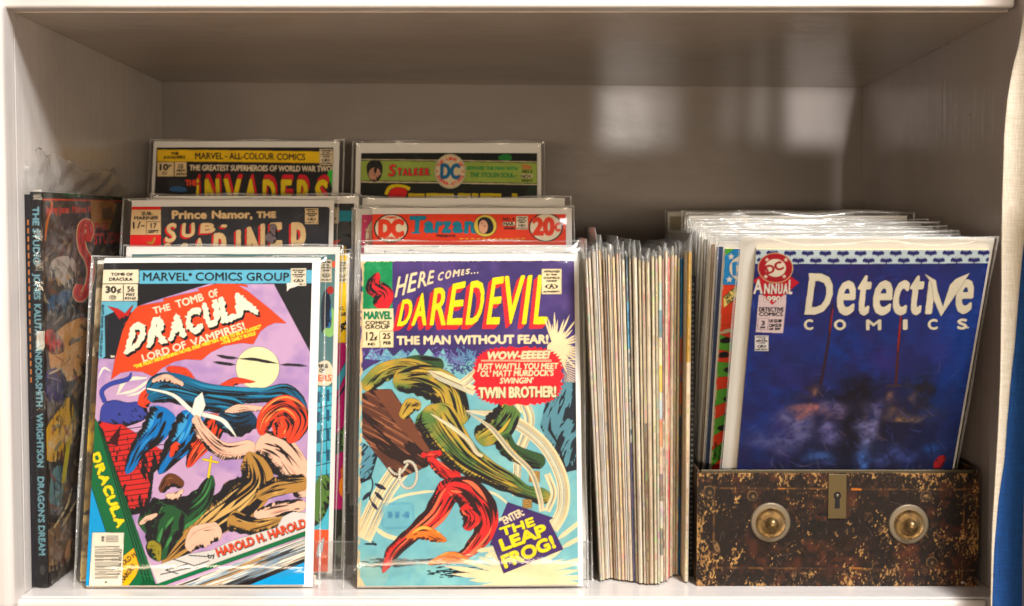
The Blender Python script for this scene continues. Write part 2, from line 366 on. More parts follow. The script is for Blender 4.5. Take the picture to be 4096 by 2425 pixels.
    def stamp(s, x0, y0, x1, y1, paper=(236, 226, 205), ink=(40, 38, 40)):
        """small perforated approval stamp: four lines, a round A mark, one line"""
        w, h = x1 - x0, y1 - y0; s.rect(x0, y0, x1, y1, paper)
        for i in range(9):
            t = (i + .5) / 9
            for cx, cy in ((x0 + t * w, y0), (x0 + t * w, y1), (x0, y0 + t * h), (x1, y0 + t * h)): s.ell(cx, cy, w * .025, w * .025, ink, n=8)
        for i, tx in enumerate(('APPROVED', 'BY THE', 'COMICS', 'CODE')):
            e = .1 if i in (0, 2) else .24
            s.text(tx, x0 + w * e, y0 + h * (.14 + .125 * i), x1 - w * e, y0 + h * (.14 + .125 * i), h * .065, ink, bold=.12)
        s.ell(x0 + w * .5, y0 + h * .7, w * .33, h * .10, ink); s.ell(x0 + w * .5, y0 + h * .7, w * .22, h * .085, paper)
        s.text('A', x0 + w * .36, y0 + h * .78, x0 + w * .64, y0 + h * .78, h * .17, ink, bold=.1)
        s.text('AUTHORITY', x0 + w * .08, y0 + h * .93, x1 - w * .08, y0 + h * .93, h * .06, ink, bold=.12)
    def finish(s, age=.03, gain=.82, yellow=(1, .985, .95)):
        for _ in range(int(age * 700)):                                          # rubbed creases and scratches of a handled cover
            x, y = s.rs.rand() * s.W, s.rs.rand() * s.H; an = s.rs.rand() * 6.3; l = s.rs.rand() ** 3 * 60 + 5; n_ = int(l); t_ = np.arange(n_)
            xi = np.clip(x + cos(an) * t_ + np.sin(t_ * .07) * 2, 0, s.W - 1).astype(int); yi = np.clip(y + sin(an) * t_, 0, s.H - 1).astype(int); s.c[yi, xi] += (np.array([.93, .9, .84]) - s.c[yi, xi]) * .28
        f = 1 + age * (s.noise(60) + .6 * s.noise(17)) * 2 + .012 * s.rs.randn(s.H, s.W)
        lum = s.c.mean(-1, keepdims=True); c = np.clip((lum + (s.c - lum) * 1.1) * f[..., None], 0, 1) * np.array(yellow) + .006
        h, w = s.H // 2, s.W // 2; c = c[:h*2, :w*2].reshape(h, 2, w, 2, 3)
        lin = np.where(c <= .04045, c / 12.92, ((c + .055) / 1.055) ** 2.4).mean((1, 3)) * gain
        s.lin = lin[::-1]; return s                                              # row 0 = bottom
    def mesh(s, name, parent, bow=.0008, mat=None):
        n, m = s.lin.shape[:2]; z0 = 0
        L = s.lin[z0:]; n2 = L.shape[0]
        X = np.linspace(0, s.w, m); Z = np.linspace(s.h * z0 / n, s.h, n2); xx, zz = np.meshgrid(X, Z)
        yy = -bow * np.sin(pi * xx / s.w) * (1 + .5 * np.sin(zz * 31 + xx * 17)) - .0003
        v = np.stack([xx, yy, zz], -1).reshape(-1, 3).astype(np.float32)
        i = np.arange((n2 - 1) * m).reshape(n2 - 1, m)[:, :-1].ravel(); f = np.stack([i, i + 1, i + m + 1, i + m], 1).astype(np.int32)
        me = bpy.data.meshes.new(name); me.vertices.add(len(v)); me.vertices.foreach_set('co', v.ravel())
        me.loops.add(f.size); me.loops.foreach_set('vertex_index', f.ravel()); me.polygons.add(len(f))
        me.polygons.foreach_set('loop_start', np.arange(0, f.size, 4, dtype=np.int32)); me.polygons.foreach_set('loop_total', np.full(len(f), 4, np.int32))
        me.update(calc_edges=True); me.polygons.foreach_set('use_smooth', np.ones(len(f), bool))
        a = me.color_attributes.new('print', 'FLOAT_COLOR', 'POINT'); a.data.foreach_set('color', np.concatenate([L.reshape(-1, 3), np.ones((n2 * m, 1))], 1).astype(np.float32).ravel())
        me.materials.append(mat or M_PRINT); me.validate()
        o = bpy.data.objects.new(name, me); COL.objects.link(o); o.parent = parent; return o

# ------------------------------------------------------------------ the printed covers
# (tracing-sheet corners of each cover TL,TR,BR,BL; pictures on the covers are plain generic stand-ins, lettering is as printed)
CREAM = (243, 232, 208); BLK = (27, 26, 29)

def art_tomb():
    p = Print(.1721, .2615, [(418, 1049), (1248.5, 1051), (1217.5, 2338), (340, 2346)], (30, 30, 34), seed=3)
    A = (300, 980, .48522); B = (300, 1650, .51887); p.view(*A)
    LIL = (206, 172, 214)
    cm = p.poly([(525, 500), (1110, 322), (1640, 325), (1940, 890), (1990, 3000), (60, 3000), (200, 930), (335, 935)], LIL, line=.3)
    p.wash(cm, (176, 146, 204), 60, .8)
    p.rect(-200, 900, 195, 1500, LIL)
    # masthead
    p.rect(540, 208, 2100, 318, (104, 186, 220)); p.text('MARVEL', 572, 292, 940, 294, 64, BLK, bold=.32); p.text('®', 945, 255, 972, 255, 20, BLK)
    p.text('COMICS GROUP', 1003, 293, 1763, 297, 64, BLK, bold=.32)
    p.rect(232, 200, 533, 312, CREAM, line=.3); p.text('TOMB OF', 305, 248, 483, 251, 22, BLK, bold=.08); p.text('DRACULA', 290, 290, 483, 292, 24, BLK, bold=.08)
    p.rect(220, 320, 525, 456, CREAM, line=.3); p.rect(403, 322, 411, 455, BLK)
    p.text('30', 262, 388, 345, 389, 50, BLK, bold=.45); p.text('¢', 355, 388, 388, 388, 40, BLK, bold=.25)
    p.ell(318, 428, 32, 19, BLK); p.ell(318, 428, 26, 14, CREAM); p.text('CC', 302, 436, 345, 436, 17, BLK, bold=.15)
    p.text('56', 440, 382, 497, 382, 42, BLK, bold=.2); p.text('MAY', 432, 416, 502, 417, 24, BLK, bold=.12); p.text('02143', 420, 445, 508, 446, 19, BLK, bold=.08)
    p.poly([(190, 461), (521, 463), (518, 640), (235, 930), (195, 930)], (108, 184, 214))
    cm = p.poly([(255, 930), (250, 580), (330, 545), (420, 560), (520, 540), (520, 930)], (33, 36, 44)); p.ink(cm, 8, 16, 1.0, 75, (20, 96, 140))
    cm = p.poly([(330, 545), (275, 500), (360, 520), (420, 560), (470, 505), (490, 490), (450, 580), (380, 620)], (190, 40, 36), line=.2); p.ink(cm, 6, 5, 1, 40)
    p.text('©1977 MARVEL COMICS GROUP', 228, 488, 208, 915, 18, (40, 60, 70), lean=0, bold=.02); p.text('TM', 298, 920, 328, 922, 13, CREAM)
    # moon and cloud
    p.ell(1508, 1010, 176, 172, (247, 244, 196), line=.15)
    for pts, w in (([(1170, 905), (1260, 925), (1350, 930)], 26), ([(1350, 935), (1480, 940), (1560, 955), (1680, 975)], 26), ([(1140, 960), (1240, 975), (1330, 985)], 26), ([(1690, 985), (1790, 985), (1920, 995)], 22)): p.brush(pts, w, (40, 38, 44), (.1, .05))
    # banner
    ORG = (238, 78, 38)
    p.poly([(527, 500), (745, 466), (735, 442), (1040, 378), (1015, 362), (1170, 322), (1330, 322), (1425, 380), (1600, 520), (1743, 645), (1650, 640), (1585, 668), (1530, 712), (1472, 815),
            (1380, 805), (1240, 828), (1130, 880), (1050, 945), (920, 938), (830, 955), (720, 1012), (650, 1080), (560, 1040), (470, 1032), (380, 1048), (303, 1103), (335, 940), (400, 700), (470, 560)], ORG, line=.3)
    p.poly([(480, 590), (440, 620), (408, 655), (430, 640), (470, 605)], ORG, line=.2); p.poly([(1325, 325), (1425, 348), (1420, 332), (1360, 322)], ORG, line=.2)
    p.text('THE', 660, 566, 797, 532, 52, CREAM, bold=.18); p.text('TOMB', 850, 518, 1070, 455, 60, CREAM, bold=.18); p.text('OF', 1120, 440, 1190, 418, 58, CREAM, bold=.18)
    q = [('D', [(478, 640), (612, 615), (555, 838), (407, 905)]), ('R', [(640, 600), (775, 572), (765, 800), (590, 850)]), ('A', [(800, 572), (895, 548), (925, 750), (770, 790)]),
         ('C', [(905, 530), (1040, 497), (1065, 712), (930, 752)]), ('U', [(1050, 480), (1180, 443), (1210, 650), (1085, 690)]), ('L', [(1180, 443), (1300, 410), (1340, 612), (1215, 650)]), ('A', [(1290, 408), (1385, 378), (1530, 556), (1330, 612)])]
    p.word(q, (250, 246, 226), bold=.95, line=.35, ext=(1.5, 2.2), ec=BLK, rag=(9, 7))
    p.text('TM', 1508, 598, 1535, 592, 12, BLK)
    p.text('LORD OF', 572, 958, 928, 845, 58, CREAM, bold=.2); p.text('VAMPIRES!', 972, 835, 1408, 690, 58, CREAM, bold=.2)
    YL = (250, 222, 60)
    p.text('"THE MOST FRIGHTENING NOVEL EVER WRITTEN. SURE TO BE A CLASSIC!"', 498, 1014, 1540, 682, 27, YL, bold=.06); p.text('--THE DAILY BUGLE', 1212, 822, 1494, 738, 27, YL, bold=.06)
    p.stamp(1778, 195, 1903, 340); p.poly([(1745, 315), (1800, 312), (1850, 325), (1820, 345), (1770, 360), (1746, 382)], (240, 236, 230))
    # picture stand-in: billowing cloth, brushwork and masonry in the printed colours
    TEAL, BLUE, RED, SKIN, OCH = (22, 100, 142), (10, 118, 196), (232, 72, 40), (246, 200, 178), (182, 138, 72)
    for pts, w in (([(195, 1095), (240, 1010), (300, 1035)], 16), ([(350, 1230), (430, 1110), (600, 1090)], 30), ([(360, 1225), (500, 1190), (640, 1090)], 24), ([(430, 1240), (540, 1210), (640, 1130)], 18)): p.brush(pts, w, (240, 240, 225), (.2, .3), line=.12)
    p.brush([(470, 1045), (440, 1100), (300, 1140), (225, 1200), (250, 1290)], 36, (60, 74, 166), (.2, 1), line=.25)
    cm = p.poly([(225, 1300), (330, 1265), (440, 1300), (520, 1280), (600, 1330), (610, 1420), (500, 1470), (360, 1510), (220, 1500), (205, 1420)], (62, 72, 160), line=.3, smooth=2); p.ink(cm, 46, 7, 1.4, 30, spread=1.2)
    p.drape([(760, 1010), (900, 1050), (980, 1130)], [40, 90, 60], RED, 8); p.drape([(1200, 1180), (1330, 1120), (1490, 1125)], [60, 60, 8], RED, 6)
    p.drape([(560, 1330), (590, 1250), (640, 1180)], [90, 110, 60], RED, 8)
    p.drape([(600, 1215), (700, 1120), (860, 1130), (1080, 1210), (1330, 1230), (1560, 1235), (1730, 1225), (1830, 1300), (1925, 1400)], [110, 130, 140, 150, 130, 120, 170, 150, 30], TEAL, 52, 10, (44, 140, 184), .10)
    p.drape([(600, 1260), (800, 1230), (1050, 1290), (1300, 1330), (1480, 1450)], [90, 130, 140, 150, 90], TEAL, 36, 6, (44, 140, 184), .12)
    p.drape([(1240, 1400), (1350, 1350), (1560, 1340)], [60, 80, 30], SKIN, 9, 0, fw=.06); p.drape([(640, 1120), (760, 1090), (900, 1150)], [30, 60, 40], SKIN, 8, 0, fw=.06)
    p.view(*B)
    cm = p.poly([(180, 60), (310, 90), (360, 85), (540, 195), (690, 300), (690, 390), (610, 460), (590, 640), (560, 765), (430, 790), (360, 600), (250, 300)], (206, 46, 44), line=.3)
    for yy in range(110, 780, 40): p.brush([(200, yy + 40), (700, yy - 30)], 7, BLK)
    for i in range(64): 
        x = 250 + p.rs.rand() * 420; y = 120 + p.rs.rand() * 620; p.brush([(x, y), (x + 3, y + 38)], 7, BLK)
    p.ink(cm, 42, 13, 2.6, 75, BLK, spread=.25); p.poly([(245, 235), (360, 90), (330, 250)], (60, 20, 26))
    p.poly([(690, 392), (612, 462), (600, 640), (575, 780), (900, 780), (1000, 500), (760, 400)], LIL)
    p.drape([(700, -40), (620, 130), (500, 270), (400, 470)], [220, 210, 130, 60], BLUE, 34, 8, (70, 168, 230), .13)
    p.drape([(940, 0), (860, 160), (760, 300), (650, 470)], [230, 250, 170, 50], BLUE, 46, 8, (70, 168, 230), .13)
    p.drape([(1100, 10), (1050, 150), (940, 290), (870, 420)], [150, 170, 120, 40], RED, 26, 4, (250, 130, 80), .1); p.drape([(740, 340), (770, 270), (800, 230)], [20, 60, 40], RED, 4)
    p.drape([(1100, 40), (1250, 90), (1400, 40)], [110, 190, 120], (22, 60, 92), 26, 4, (70, 130, 170), .12)
    p.brush([(560, -190), (760, -140), (900, -20), (990, 10), (1130, 50), (1200, 120), (1250, 190)], 32, (248, 248, 240), (.3, .1), line=.15)
    p.poly([(930, -110), (985, -160), (1010, -60), (960, 60), (900, 0)], (248, 248, 240), line=.2)
    # windblown cloth in flesh pink, gold and moss (no figure)
    p.drape([(930, 20), (980, 140), (1150, 290), (1400, 260)], [60, 100, 130, 130], SKIN, 26, 3, (224, 150, 130), .06)
    p.drape([(1400, 230), (1560, 300), (1700, 460), (1790, 640)], [200, 300, 240, 170], SKIN, 44, 5, (224, 150, 130), .055)
    p.drape([(1430, 170), (1490, 30), (1620, -40), (1720, 60), (1650, 230)], [70, 150, 200, 190, 90], (232, 74, 44), 50, 8, (250, 160, 90), .06); p.ell(1590, 110, 70, 80, (232, 74, 44)); p.drape([(1560, 40), (1600, 100), (1580, 190)], [90, 130, 60], (232, 74, 44), 20, 4, (250, 160, 90), .08, line=0)
    p.drape([(1340, 300), (1400, 520), (1260, 680), (1040, 840), (830, 1010), (670, 1170)], [130, 280, 330, 260, 190, 40], OCH, 80, 12, (222, 184, 116), .09)
    p.drape([(1790, 530), (1580, 560), (1400, 640)], [120, 150, 100], OCH, 24, 6, (222, 184, 116), .1); p.drape([(1180, 820), (1400, 870), (1680, 790)], [170, 130, 30], OCH, 26, 8, (222, 184, 116), .1)
    p.drape([(1780, 700), (1560, 740), (1380, 790)], [90, 120, 60], SKIN, 16, 2, (224, 150, 130), .1)
    p.drape([(870, 1060), (960, 960), (1130, 900)], [60, 190, 130], SKIN, 7, 5, (224, 150, 130), .03)
    p.drape([(1060, 480), (990, 640), (850, 760), (650, 820), (490, 850)], [60, 150, 230, 330, 130], (34, 84, 48), 52, 12, (70, 140, 80), .09)
    p.drape([(760, 720), (690, 900), (620, 1140)], [250, 300, 130], (34, 84, 48), 46, 10, (70, 140, 80), .09)
    p.drape([(660, 610), (740, 520), (840, 560)], [50, 110, 60], (106, 60, 36), 22, 4, (150, 96, 60), .09); p.drape([(700, 640), (780, 640), (840, 590)], [30, 60, 20], SKIN, 7, 0)
    p.brush([(1055, 330), (1030, 500)], 17, (240, 208, 40), line=.25); p.brush([(985, 355), (1110, 382)], 15, (240, 208, 40), line=.25)
    p.drape([(500, 860), (560, 820), (640, 780)], [20, 50, 20], SKIN, 5, 0); p.drape([(560, 1030), (620, 1040), (650, 1150)], [60, 100, 30], (150, 140, 40), 14, 0)
    # ledge, the drawn book's pages and boards
    LG = (224, 222, 222)
    p.poly([(545, 1100), (600, 1190), (660, 1170), (880, 1090), (1060, 1060), (1200, 990), (1560, 880), (1600, 800), (1680, 760), (1790, 770), (1780, 905), (640, 1325)], LG, line=.2)
    for a, b in (((760, 1130), (880, 1165)), ((880, 1165), (700, 1215)), ((700, 1215), (800, 1245)), ((880, 1100), (1030, 1110)), ((900, 1190), (1040, 1140)), ((880, 1165), (960, 1195)), ((660, 1250), (900, 1195))): p.brush([a, b], 8, BLK)
    p.text('by', 1035, 1125, 1085, 1110, 34, BLK, bold=.2)
    p.text('HAROLD H. HAROLD', 1106, 1108, 1786, 872, 62, (234, 84, 44), bold=.34, line=.25, shadow=(.4, .5))
    p.poly([(620, 1330), (1790, 905), (1790, 940), (660, 1345)], (10, 108, 66), line=.35)
    cm = p.poly([(740, 1345), (1790, 950), (1790, 1115), (1240, 1330), (900, 1345)], (236, 234, 226)); p.ink(cm, 60, 46, .8, -20.5, (140, 166, 190), spread=.02, curl=.02); p.ink(cm, 34, 60, .7, -20.5, (60, 62, 66), spread=.02, curl=.02); p.ink(cm, 16, 40, .7, -20.5, (190, 150, 100), spread=.02, curl=.02)
    p.poly([(1200, 1345), (1790, 1110), (1790, 1140), (1310, 1345)], BLK); p.poly([(1310, 1345), (1790, 1140), (1790, 1345)], (0, 160, 226))
    G = (16, 104, 62)
    p.poly([(70, 560), (125, 555), (245, 930), (380, 930), (370, 1360), (60, 1360)], (0, 160, 226))
    p.poly([(155, 40), (205, 120), (625, 1335), (370, 1360), (372, 930), (240, 918), (125, 560), (135, 300)], G, line=.4)
    for o in (60, 88, 112): p.brush([(150 + o * .55, 60 + o * .5), (480 + o, 1330)], 8, (18, 30, 26))
    p.poly([(520, 1310), (560, 1290), (610, 1310), (625, 1345), (500, 1350)], (8, 84, 50), line=.3)
    ds = np.array([.333, .943])
    for i, ch in enumerate('DRACULA'):
        b0 = np.array([128., 322.]) + ds * (i * 88); b1 = b0 + ds * 72; up = np.array([.943, -.333]) * 62
        b0[0] += 0; cm = p.glyph(ch, (b0 + up, b1 + up, b1, b0), .42, cap=True)
        if cm: cm = p.rag(p.grow(cm, 1), 4, 6); p.put(p.grow(cm, 1), BLK); p.put(cm, (248, 222, 30))
    p.poly([(372, 1110), (455, 1045), (470, 1100), (497, 1190), (470, 1260), (400, 1350), (355, 1350)], (248, 188, 30), line=.25)
    p.text('OLD H.', 380, 1180, 480, 1100, 36, BLK, bold=.12); p.text('HAROLD', 374, 1315, 470, 1185, 36, BLK, bold=.12)
    p.poly([(135, 925), (379, 927), (362, 1345), (106, 1345)], (250, 242, 226), line=.25)
    y = 1032
    while y < 1285:
        w = 2 + p.rs.randint(4) * 2; p.poly([(150, y), (345 - (y - 1030) * .05, y), (345 - (y - 1030) * .05, y + w), (150, y + w)], (50, 48, 48)); y += w + 3 + p.rs.randint(3) * 2
    for y in range(950, 1004, 9): p.rect(236, y, 336, y + 4, (50, 48, 48))
    p.text('05', 222, 995, 225, 955, 18, (70, 68, 68)); p.text('71486 02143', 350, 1255, 362, 1055, 16, (90, 88, 86)); p.text('0', 230, 1318, 244, 1318, 14, (90, 88, 86))
    p.view(0, 0, 1); return p.finish(.02, .74)

def art_swinging():
    p = Print(.1744, .2606, [(1444.5, 1042), (2292, 1043), (2318, 2342), (1427, 2342)], (122, 190, 210), seed=5)
    C = (1380, 950, .50545); D = (1380, 1650, .51882); p.view(*C)
    NV = (62, 48, 112); CR = (244, 228, 190)
    p.wash(((0, p.H, 0, p.W), np.ones((p.H, p.W), bool)), (146, 206, 212), 50, .6)
    pts = [(100, 150), (1850, 150), (1850, 1260), (1720, 1200), (1700, 1000)]
    for i in range(26): x = 1560 - i * 56; pts.append((x, (960 if 820 < x < 1050 else 930 if x > 800 else 905) + (38 if i % 2 else -34) * (.6 + p.rs.rand() * .6)))
    pts += [(300, 960), (200, 1010), (100, 1080)]
    cm = p.poly(pts, NV); p.wash(cm, (86, 66, 136), 70, .7)
    for cx, cy, n, r, c in ((230, 930, 26, 80, (120, 124, 190)), (330, 960, 26, 80, (104, 150, 200)), (460, 935, 20, 60, (110, 160, 205)), (760, 930, 22, 60, (110, 110, 180)), (880, 990, 40, 110, (104, 116, 176)), (980, 950, 40, 110, (100, 150, 196)), (900, 1040, 30, 90, (70, 70, 130)), (1010, 1010, 26, 80, (60, 90, 140))):
        for i in range(n): an = -pi * p.rs.rand(); l = r * (.4 + .7 * p.rs.rand()); x, y = cx + p.rs.randn() * 34, cy + p.rs.randn() * 26; p.brush([(x, y), (x + l * .6 * cos(an), y + l * .6 * sin(an))], 9, c, (1, .1), n=5)
    # corner box
    cm = p.rect(140, 150, 377, 558, (10, 136, 82)); p.wash(cm, (60, 160, 110), 20, .5)
    p.drape([(268, 275), (230, 380), (310, 450), (270, 556)], [30, 130, 150, 130], (214, 36, 50), 30, 0, fw=.14, line=.25)
    p.rect(138, 557, 385, 860, CR, line=.25); p.text('MARVEL', 155, 638, 370, 638, 58, (10, 124, 84), bold=.5); p.text('COMICS', 165, 680, 355, 681, 27, BLK, bold=.25); p.text('GROUP', 163, 714, 355, 715, 27, BLK, bold=.25)
    p.rect(276, 735, 281, 858, BLK); p.rect(281, 731, 384, 735, BLK); p.text('12', 170, 806, 232, 806, 66, BLK, bold=.25); p.text('¢', 236, 800, 256, 800, 34, BLK, bold=.15)
    p.text('IND.', 184, 844, 243, 844, 20, BLK); p.text('25', 302, 792, 360, 792, 42, BLK, bold=.3); p.text('FEB', 306, 836, 364, 836, 22, BLK, bold=.15)
    # lettering
    p.word([('H', [(425, 308), (505, 285), (470, 450), (393, 474)]), ('E', [(520, 282), (575, 270), (560, 420), (490, 438)]), ('R', [(595, 270), (650, 262), (650, 382), (572, 400)]), ('E', [(668, 262), (710, 258), (700, 362), (645, 376)])], CR, bold=.35)
    p.word([('C', [(742, 278), (785, 268), (770, 340), (727, 345)]), ('O', [(798, 264), (845, 258), (832, 325), (785, 332)]), ('M', [(858, 256), (910, 252), (900, 310), (848, 316)]), ('E', [(922, 254), (945, 252), (940, 298), (914, 302)]), ('S', [(955, 250), (990, 246), (980, 290), (948, 295)])], CR, bold=.3)
    for x in (998, 1022, 1046): p.ell(x, 285 - (x - 998) * .1, 6, 6, CR, n=10)
    q = [('D', [(455, 488), (552, 472), (510, 690), (412, 698)]), ('A', [(590, 437), (638, 430), (648, 690), (518, 695)]), ('R', [(706, 400), (830, 380), (796, 690), (668, 692)]), ('E', [(850, 365), (957, 343), (925, 688), (800, 690)]),
         ('D', [(992, 348), (1120, 328), (1075, 688), (948, 690)]), ('E', [(1162, 320), (1257, 306), (1218, 686), (1112, 688)]), ('V', [(1258, 306), (1420, 300), (1370, 685), (1240, 686)]), ('I', [(1440, 300), (1478, 298), (1430, 688), (1392, 688)]), ('L', [(1520, 298), (1632, 298), (1592, 685), (1482, 688)])]
    p.word(q, (248, 226, 30), bold=.62, line=.18, ext=(-3.4, 3.8), ec=(214, 40, 52), extline=.2)
    p.text('THE MAN WITHOUT FEAR!', 413, 838, 1600, 834, 62, CR, bold=.5)
    p.stamp(1548, 252, 1705, 450, CR)
    # light burst and caption star
    for i in range(34):
        an = -pi * .62 + i * (pi * 1.25 / 33); l = 120 + 170 * p.rs.rand(); p.brush([(1655 + 30 * cos(an), 870 + 30 * sin(an)), (1655 + l * cos(an), 880 + l * 1.15 * sin(an))], 14, CR, (1, .05), n=5)
    p.ell(1655, 868, 62, 48, CR)
    for i in range(22):
        y = 960 + i * 14; p.brush([(1720, y), (1860, y + 10 + i * 9)], 7, CR, (.2, 1), n=4)
    # green field
    GR, DG, OC = (92, 128, 66), (52, 84, 50), (196, 164, 70)
    YO = (206, 176, 72)
    p.drape([(330, 1060), (560, 990), (780, 1010)], [110, 130, 110], DG, 22, 4, GR, .1)
    p.drape([(150, 1190), (300, 1060), (500, 1010), (720, 1080)], [120, 150, 120, 120], GR, 40, 8, YO, .075, tint=(OC, 90, 1.1))
    p.drape([(380, 1130), (600, 1120), (800, 1220), (880, 1500)], [160, 250, 280, 250], GR, 70, 12, YO, .075, tint=(OC, 90, 1.1))
    p.view(*D)
    # pale blue-grey foliage
    cm = p.poly([(1500, 100), (1560, -160), (1700, -240), (1830, -230), (1830, 430), (1700, 460), (1600, 300)], (92, 146, 168)); p.ink(cm, 220, 15, 1.3, 110, (26, 36, 48), spread=.5)
    p.poly([(1580, 20), (1560, 130), (1640, 250), (1680, 450), (1715, 460), (1650, 240), (1590, 130)], (28, 32, 40))
    cm = p.poly([(115, 200), (260, 300), (200, 500), (115, 540)], (92, 150, 176)); p.ink(cm, 70, 14, 1.3, 130, (26, 36, 48), spread=.4)
    # cream sweeps behind
    def sweep(pts, w, n, taper=(1, 1)):
        cm = p.brush(pts, w, CR, taper, line=.12, n=40)
        c = p.curve(pts, 40); d = np.gradient(c, axis=0); nr = np.stack([-d[:, 1], d[:, 0]], 1); nr /= np.linalg.norm(nr, axis=1)[:, None]
        for i in range(n): p.brush(c + nr * (w * (p.rs.rand() - .5) * .85), 5, (150, 130, 90) if i % 2 else (120, 160, 180), (.2, .2), n=30)
    sweep([(130, 960), (330, 560), (620, 190)], 150, 12)
    sweep([(1340, -140), (1420, 60), (1330, 330)], 80, 6); sweep([(1330, 330), (1320, 640)], 60, 5)
    sweep([(930, -20), (1250, 40), (1520, 230), (1670, 500), (1680, 740), (1600, 900)], 95, 8, (.1, 1))
    sweep([(640, -330), (820, -250), (1000, -170)], 70, 5, (.1, 1)); sweep([(900, -220), (1040, -330)], 70, 4); sweep([(1150, -200), (1300, -80), (1340, 0)], 80, 5)
    p.drape([(1290, -60), (1180, 100), (1010, 200)], [170, 250, 140], GR, 40, 8, YO, .075, tint=(OC, 90, 1.1))
    p.drape([(1200, 180), (1290, 300), (1540, 390)], [150, 130, 120], DG, 26, 6, YO, .08)
    p.drape([(640, -60), (740, 120), (900, 320), (1090, 450), (1270, 540), (1400, 610), (1590, 660)], [330, 340, 260, 190, 150, 100, 150], GR, 100, 16, YO, .065, tint=(OC, 90, 1.1))
    for yy in range(450, 530, 15): p.brush([(1420, yy), (1500, yy + 5)], 11, (190, 150, 80), line=.15)
    for yy in range(670, 740, 14): p.brush([(1370, yy), (1440, yy + 5)], 10, (190, 150, 80), line=.15)
    sweep([(660, 0), (800, 90), (940, 200), (1010, 300), (1060, 330)], 34, 3, (.1, .6))
    sweep([(940, -10), (1120, 110), (1280, 300), (1430, 450), (1500, 640), (1520, 760)], 40, 4, (.1, 1)); sweep([(1560, 470), (1610, 620), (1560, 760)], 50, 4)
    p.brush([(1000, 580), (1150, 620), (1260, 700)], 18, CR, (.2, .6)); p.brush([(290, 715), (420, 640), (600, 605), (700, 600)], 20, CR, (.4, .4), line=.1); p.brush([(220, 870), (320, 940), (480, 985)], 34, CR, (.2, .8), line=.1)
    # brown slab with hatching
    p.view(*C); BR = (92, 54, 42)
    cm = p.poly([(138, 1225), (215, 1188), (370, 1192), (470, 1340), (700, 1700), (655, 1800), (430, 1895), (380, 1880), (138, 1560)], BR, line=.35); p.ink(cm, 60, 40, .8, 30, (164, 106, 76), spread=.08, curl=.03); p.ink(cm, 60, 34, 2.4, 35, (44, 26, 26), spread=.1, curl=.05)
    p.poly([(225, 1200), (365, 1192), (560, 1500), (690, 1700), (655, 1720), (420, 1480)], (118, 70, 50), line=.25)
    p.drape([(450, 1420), (520, 1320), (600, 1330)], [70, 120, 60], OC, 12, 4, (226, 200, 100), .1)
    p.view(*D)
    for t in np.linspace(0, 1, 22): p.ell(340 + 140 * t, 420 + 60 * sin(pi * t) - 30 * t, 10, 10, (232, 226, 214), line=.14, n=10)
    for t in np.linspace(0, 1, 30): an = -pi * .62 + t * pi * 1.75; p.ell(487 + 68 * cos(an), 470 + 105 * sin(an), 11, 11, (232, 226, 214), line=.14, n=10)
    # sprig
    p.brush([(180, 440), (215, 540), (190, 640), (220, 700)], 12, (24, 32, 44), (.5, .3))
    for a, b in (((215, 530), (330, 590)), ((205, 590), (125, 675)), ((220, 590), (300, 675)), ((195, 670), (258, 750))):
        d = np.subtract(b, a) * .5; p.poly([a, np.add(a, d) + (d[1] * .35, -d[0] * .35), b, np.add(a, d) - (d[1] * .35, -d[0] * .35)], (34, 40, 62), line=.1, smooth=1)
    p.poly([(275, 700), (300, 685), (500, 680), (535, 700), (540, 860), (500, 890), (300, 895), (275, 860)], (70, 150, 200), a=.35, smooth=1); p.poly([(292, 705), (515, 698), (520, 865), (295, 875)], (122, 192, 214), a=.7)
    for x in (330, 385, 460): p.rect(x, 755, x + 34, 805, (60, 130, 180), a=.6)
    p.text('\"\' |\' M', 340, 800, 490, 795, 20, (50, 110, 170), a=.5)
    # floor shade marks and red brush field (plain strokes, no figure)
    for cx, cy, w, h, n in ((350, 1150, 190, 34, 90), (860, 1225, 210, 34, 110), (560, 1130, 160, 16, 30), (180, 1000, 70, 14, 14)):
        for i in range(n): x, y = cx + p.rs.randn() * w * .5, cy + p.rs.randn() * h * .5; p.rect(x, y, x + 16 + 50 * p.rs.rand(), y + 9, (24, 34, 46))
    RD = (222, 44, 44)
    for pts, ws in (([(585, 320), (680, 320), (745, 300)], [40, 70, 40]), ([(640, 340), (740, 430), (880, 520)], [50, 100, 110]), ([(960, 520), (800, 600), (690, 780), (520, 930), (370, 1070), (290, 1230)], [90, 190, 170, 120, 110, 40]), ([(780, 560), (930, 600), (1050, 740), (1080, 900), (960, 1060), (860, 1110)], [120, 240, 250, 170, 100, 40]), ([(900, 720), (980, 800), (930, 900)], [80, 150, 60])):
        p.drape(pts, ws, RD, int(ws[1] * .22), int(ws[1] * .05), (246, 120, 84), .12, blk=(44, 16, 22))
    OR = (238, 130, 46)
    for pts, ws in (([(470, 960), (600, 920), (700, 950), (785, 985)], [30, 110, 90, 20]), ([(640, 1165), (780, 1120), (880, 1120), (975, 1165)], [25, 90, 90, 20])): p.drape(pts, ws, OR, 14, 5, (250, 190, 90), .11, line=.22, blk=(90, 30, 16))
    # closing burst and arrow sign
    for i in range(30):
        an = 2 * pi * i / 30 + p.rs.rand() * .1; l = 240 + 330 * p.rs.rand() * abs(cos(an)) + 60; p.brush([(1350 + 60 * cos(an), 1280 + 40 * sin(an)), (1350 + l * cos(an), 1265 + l * .62 * sin(an))], 36, CR, (1, .05), line=.08, n=5)
    p.ell(1360, 1285, 170, 110, CR)
    for pts in ([(1640, 980), (1830, 830)], [(1680, 1040), (1830, 960)], [(1560, 1200), (1830, 1135)], [(1540, 1270), (1830, 1340)], [(1080, 1110), (1160, 1080)], [(1020, 1065), (1150, 1045)]): p.brush(pts, 34, CR, (.25, 1), line=.1)
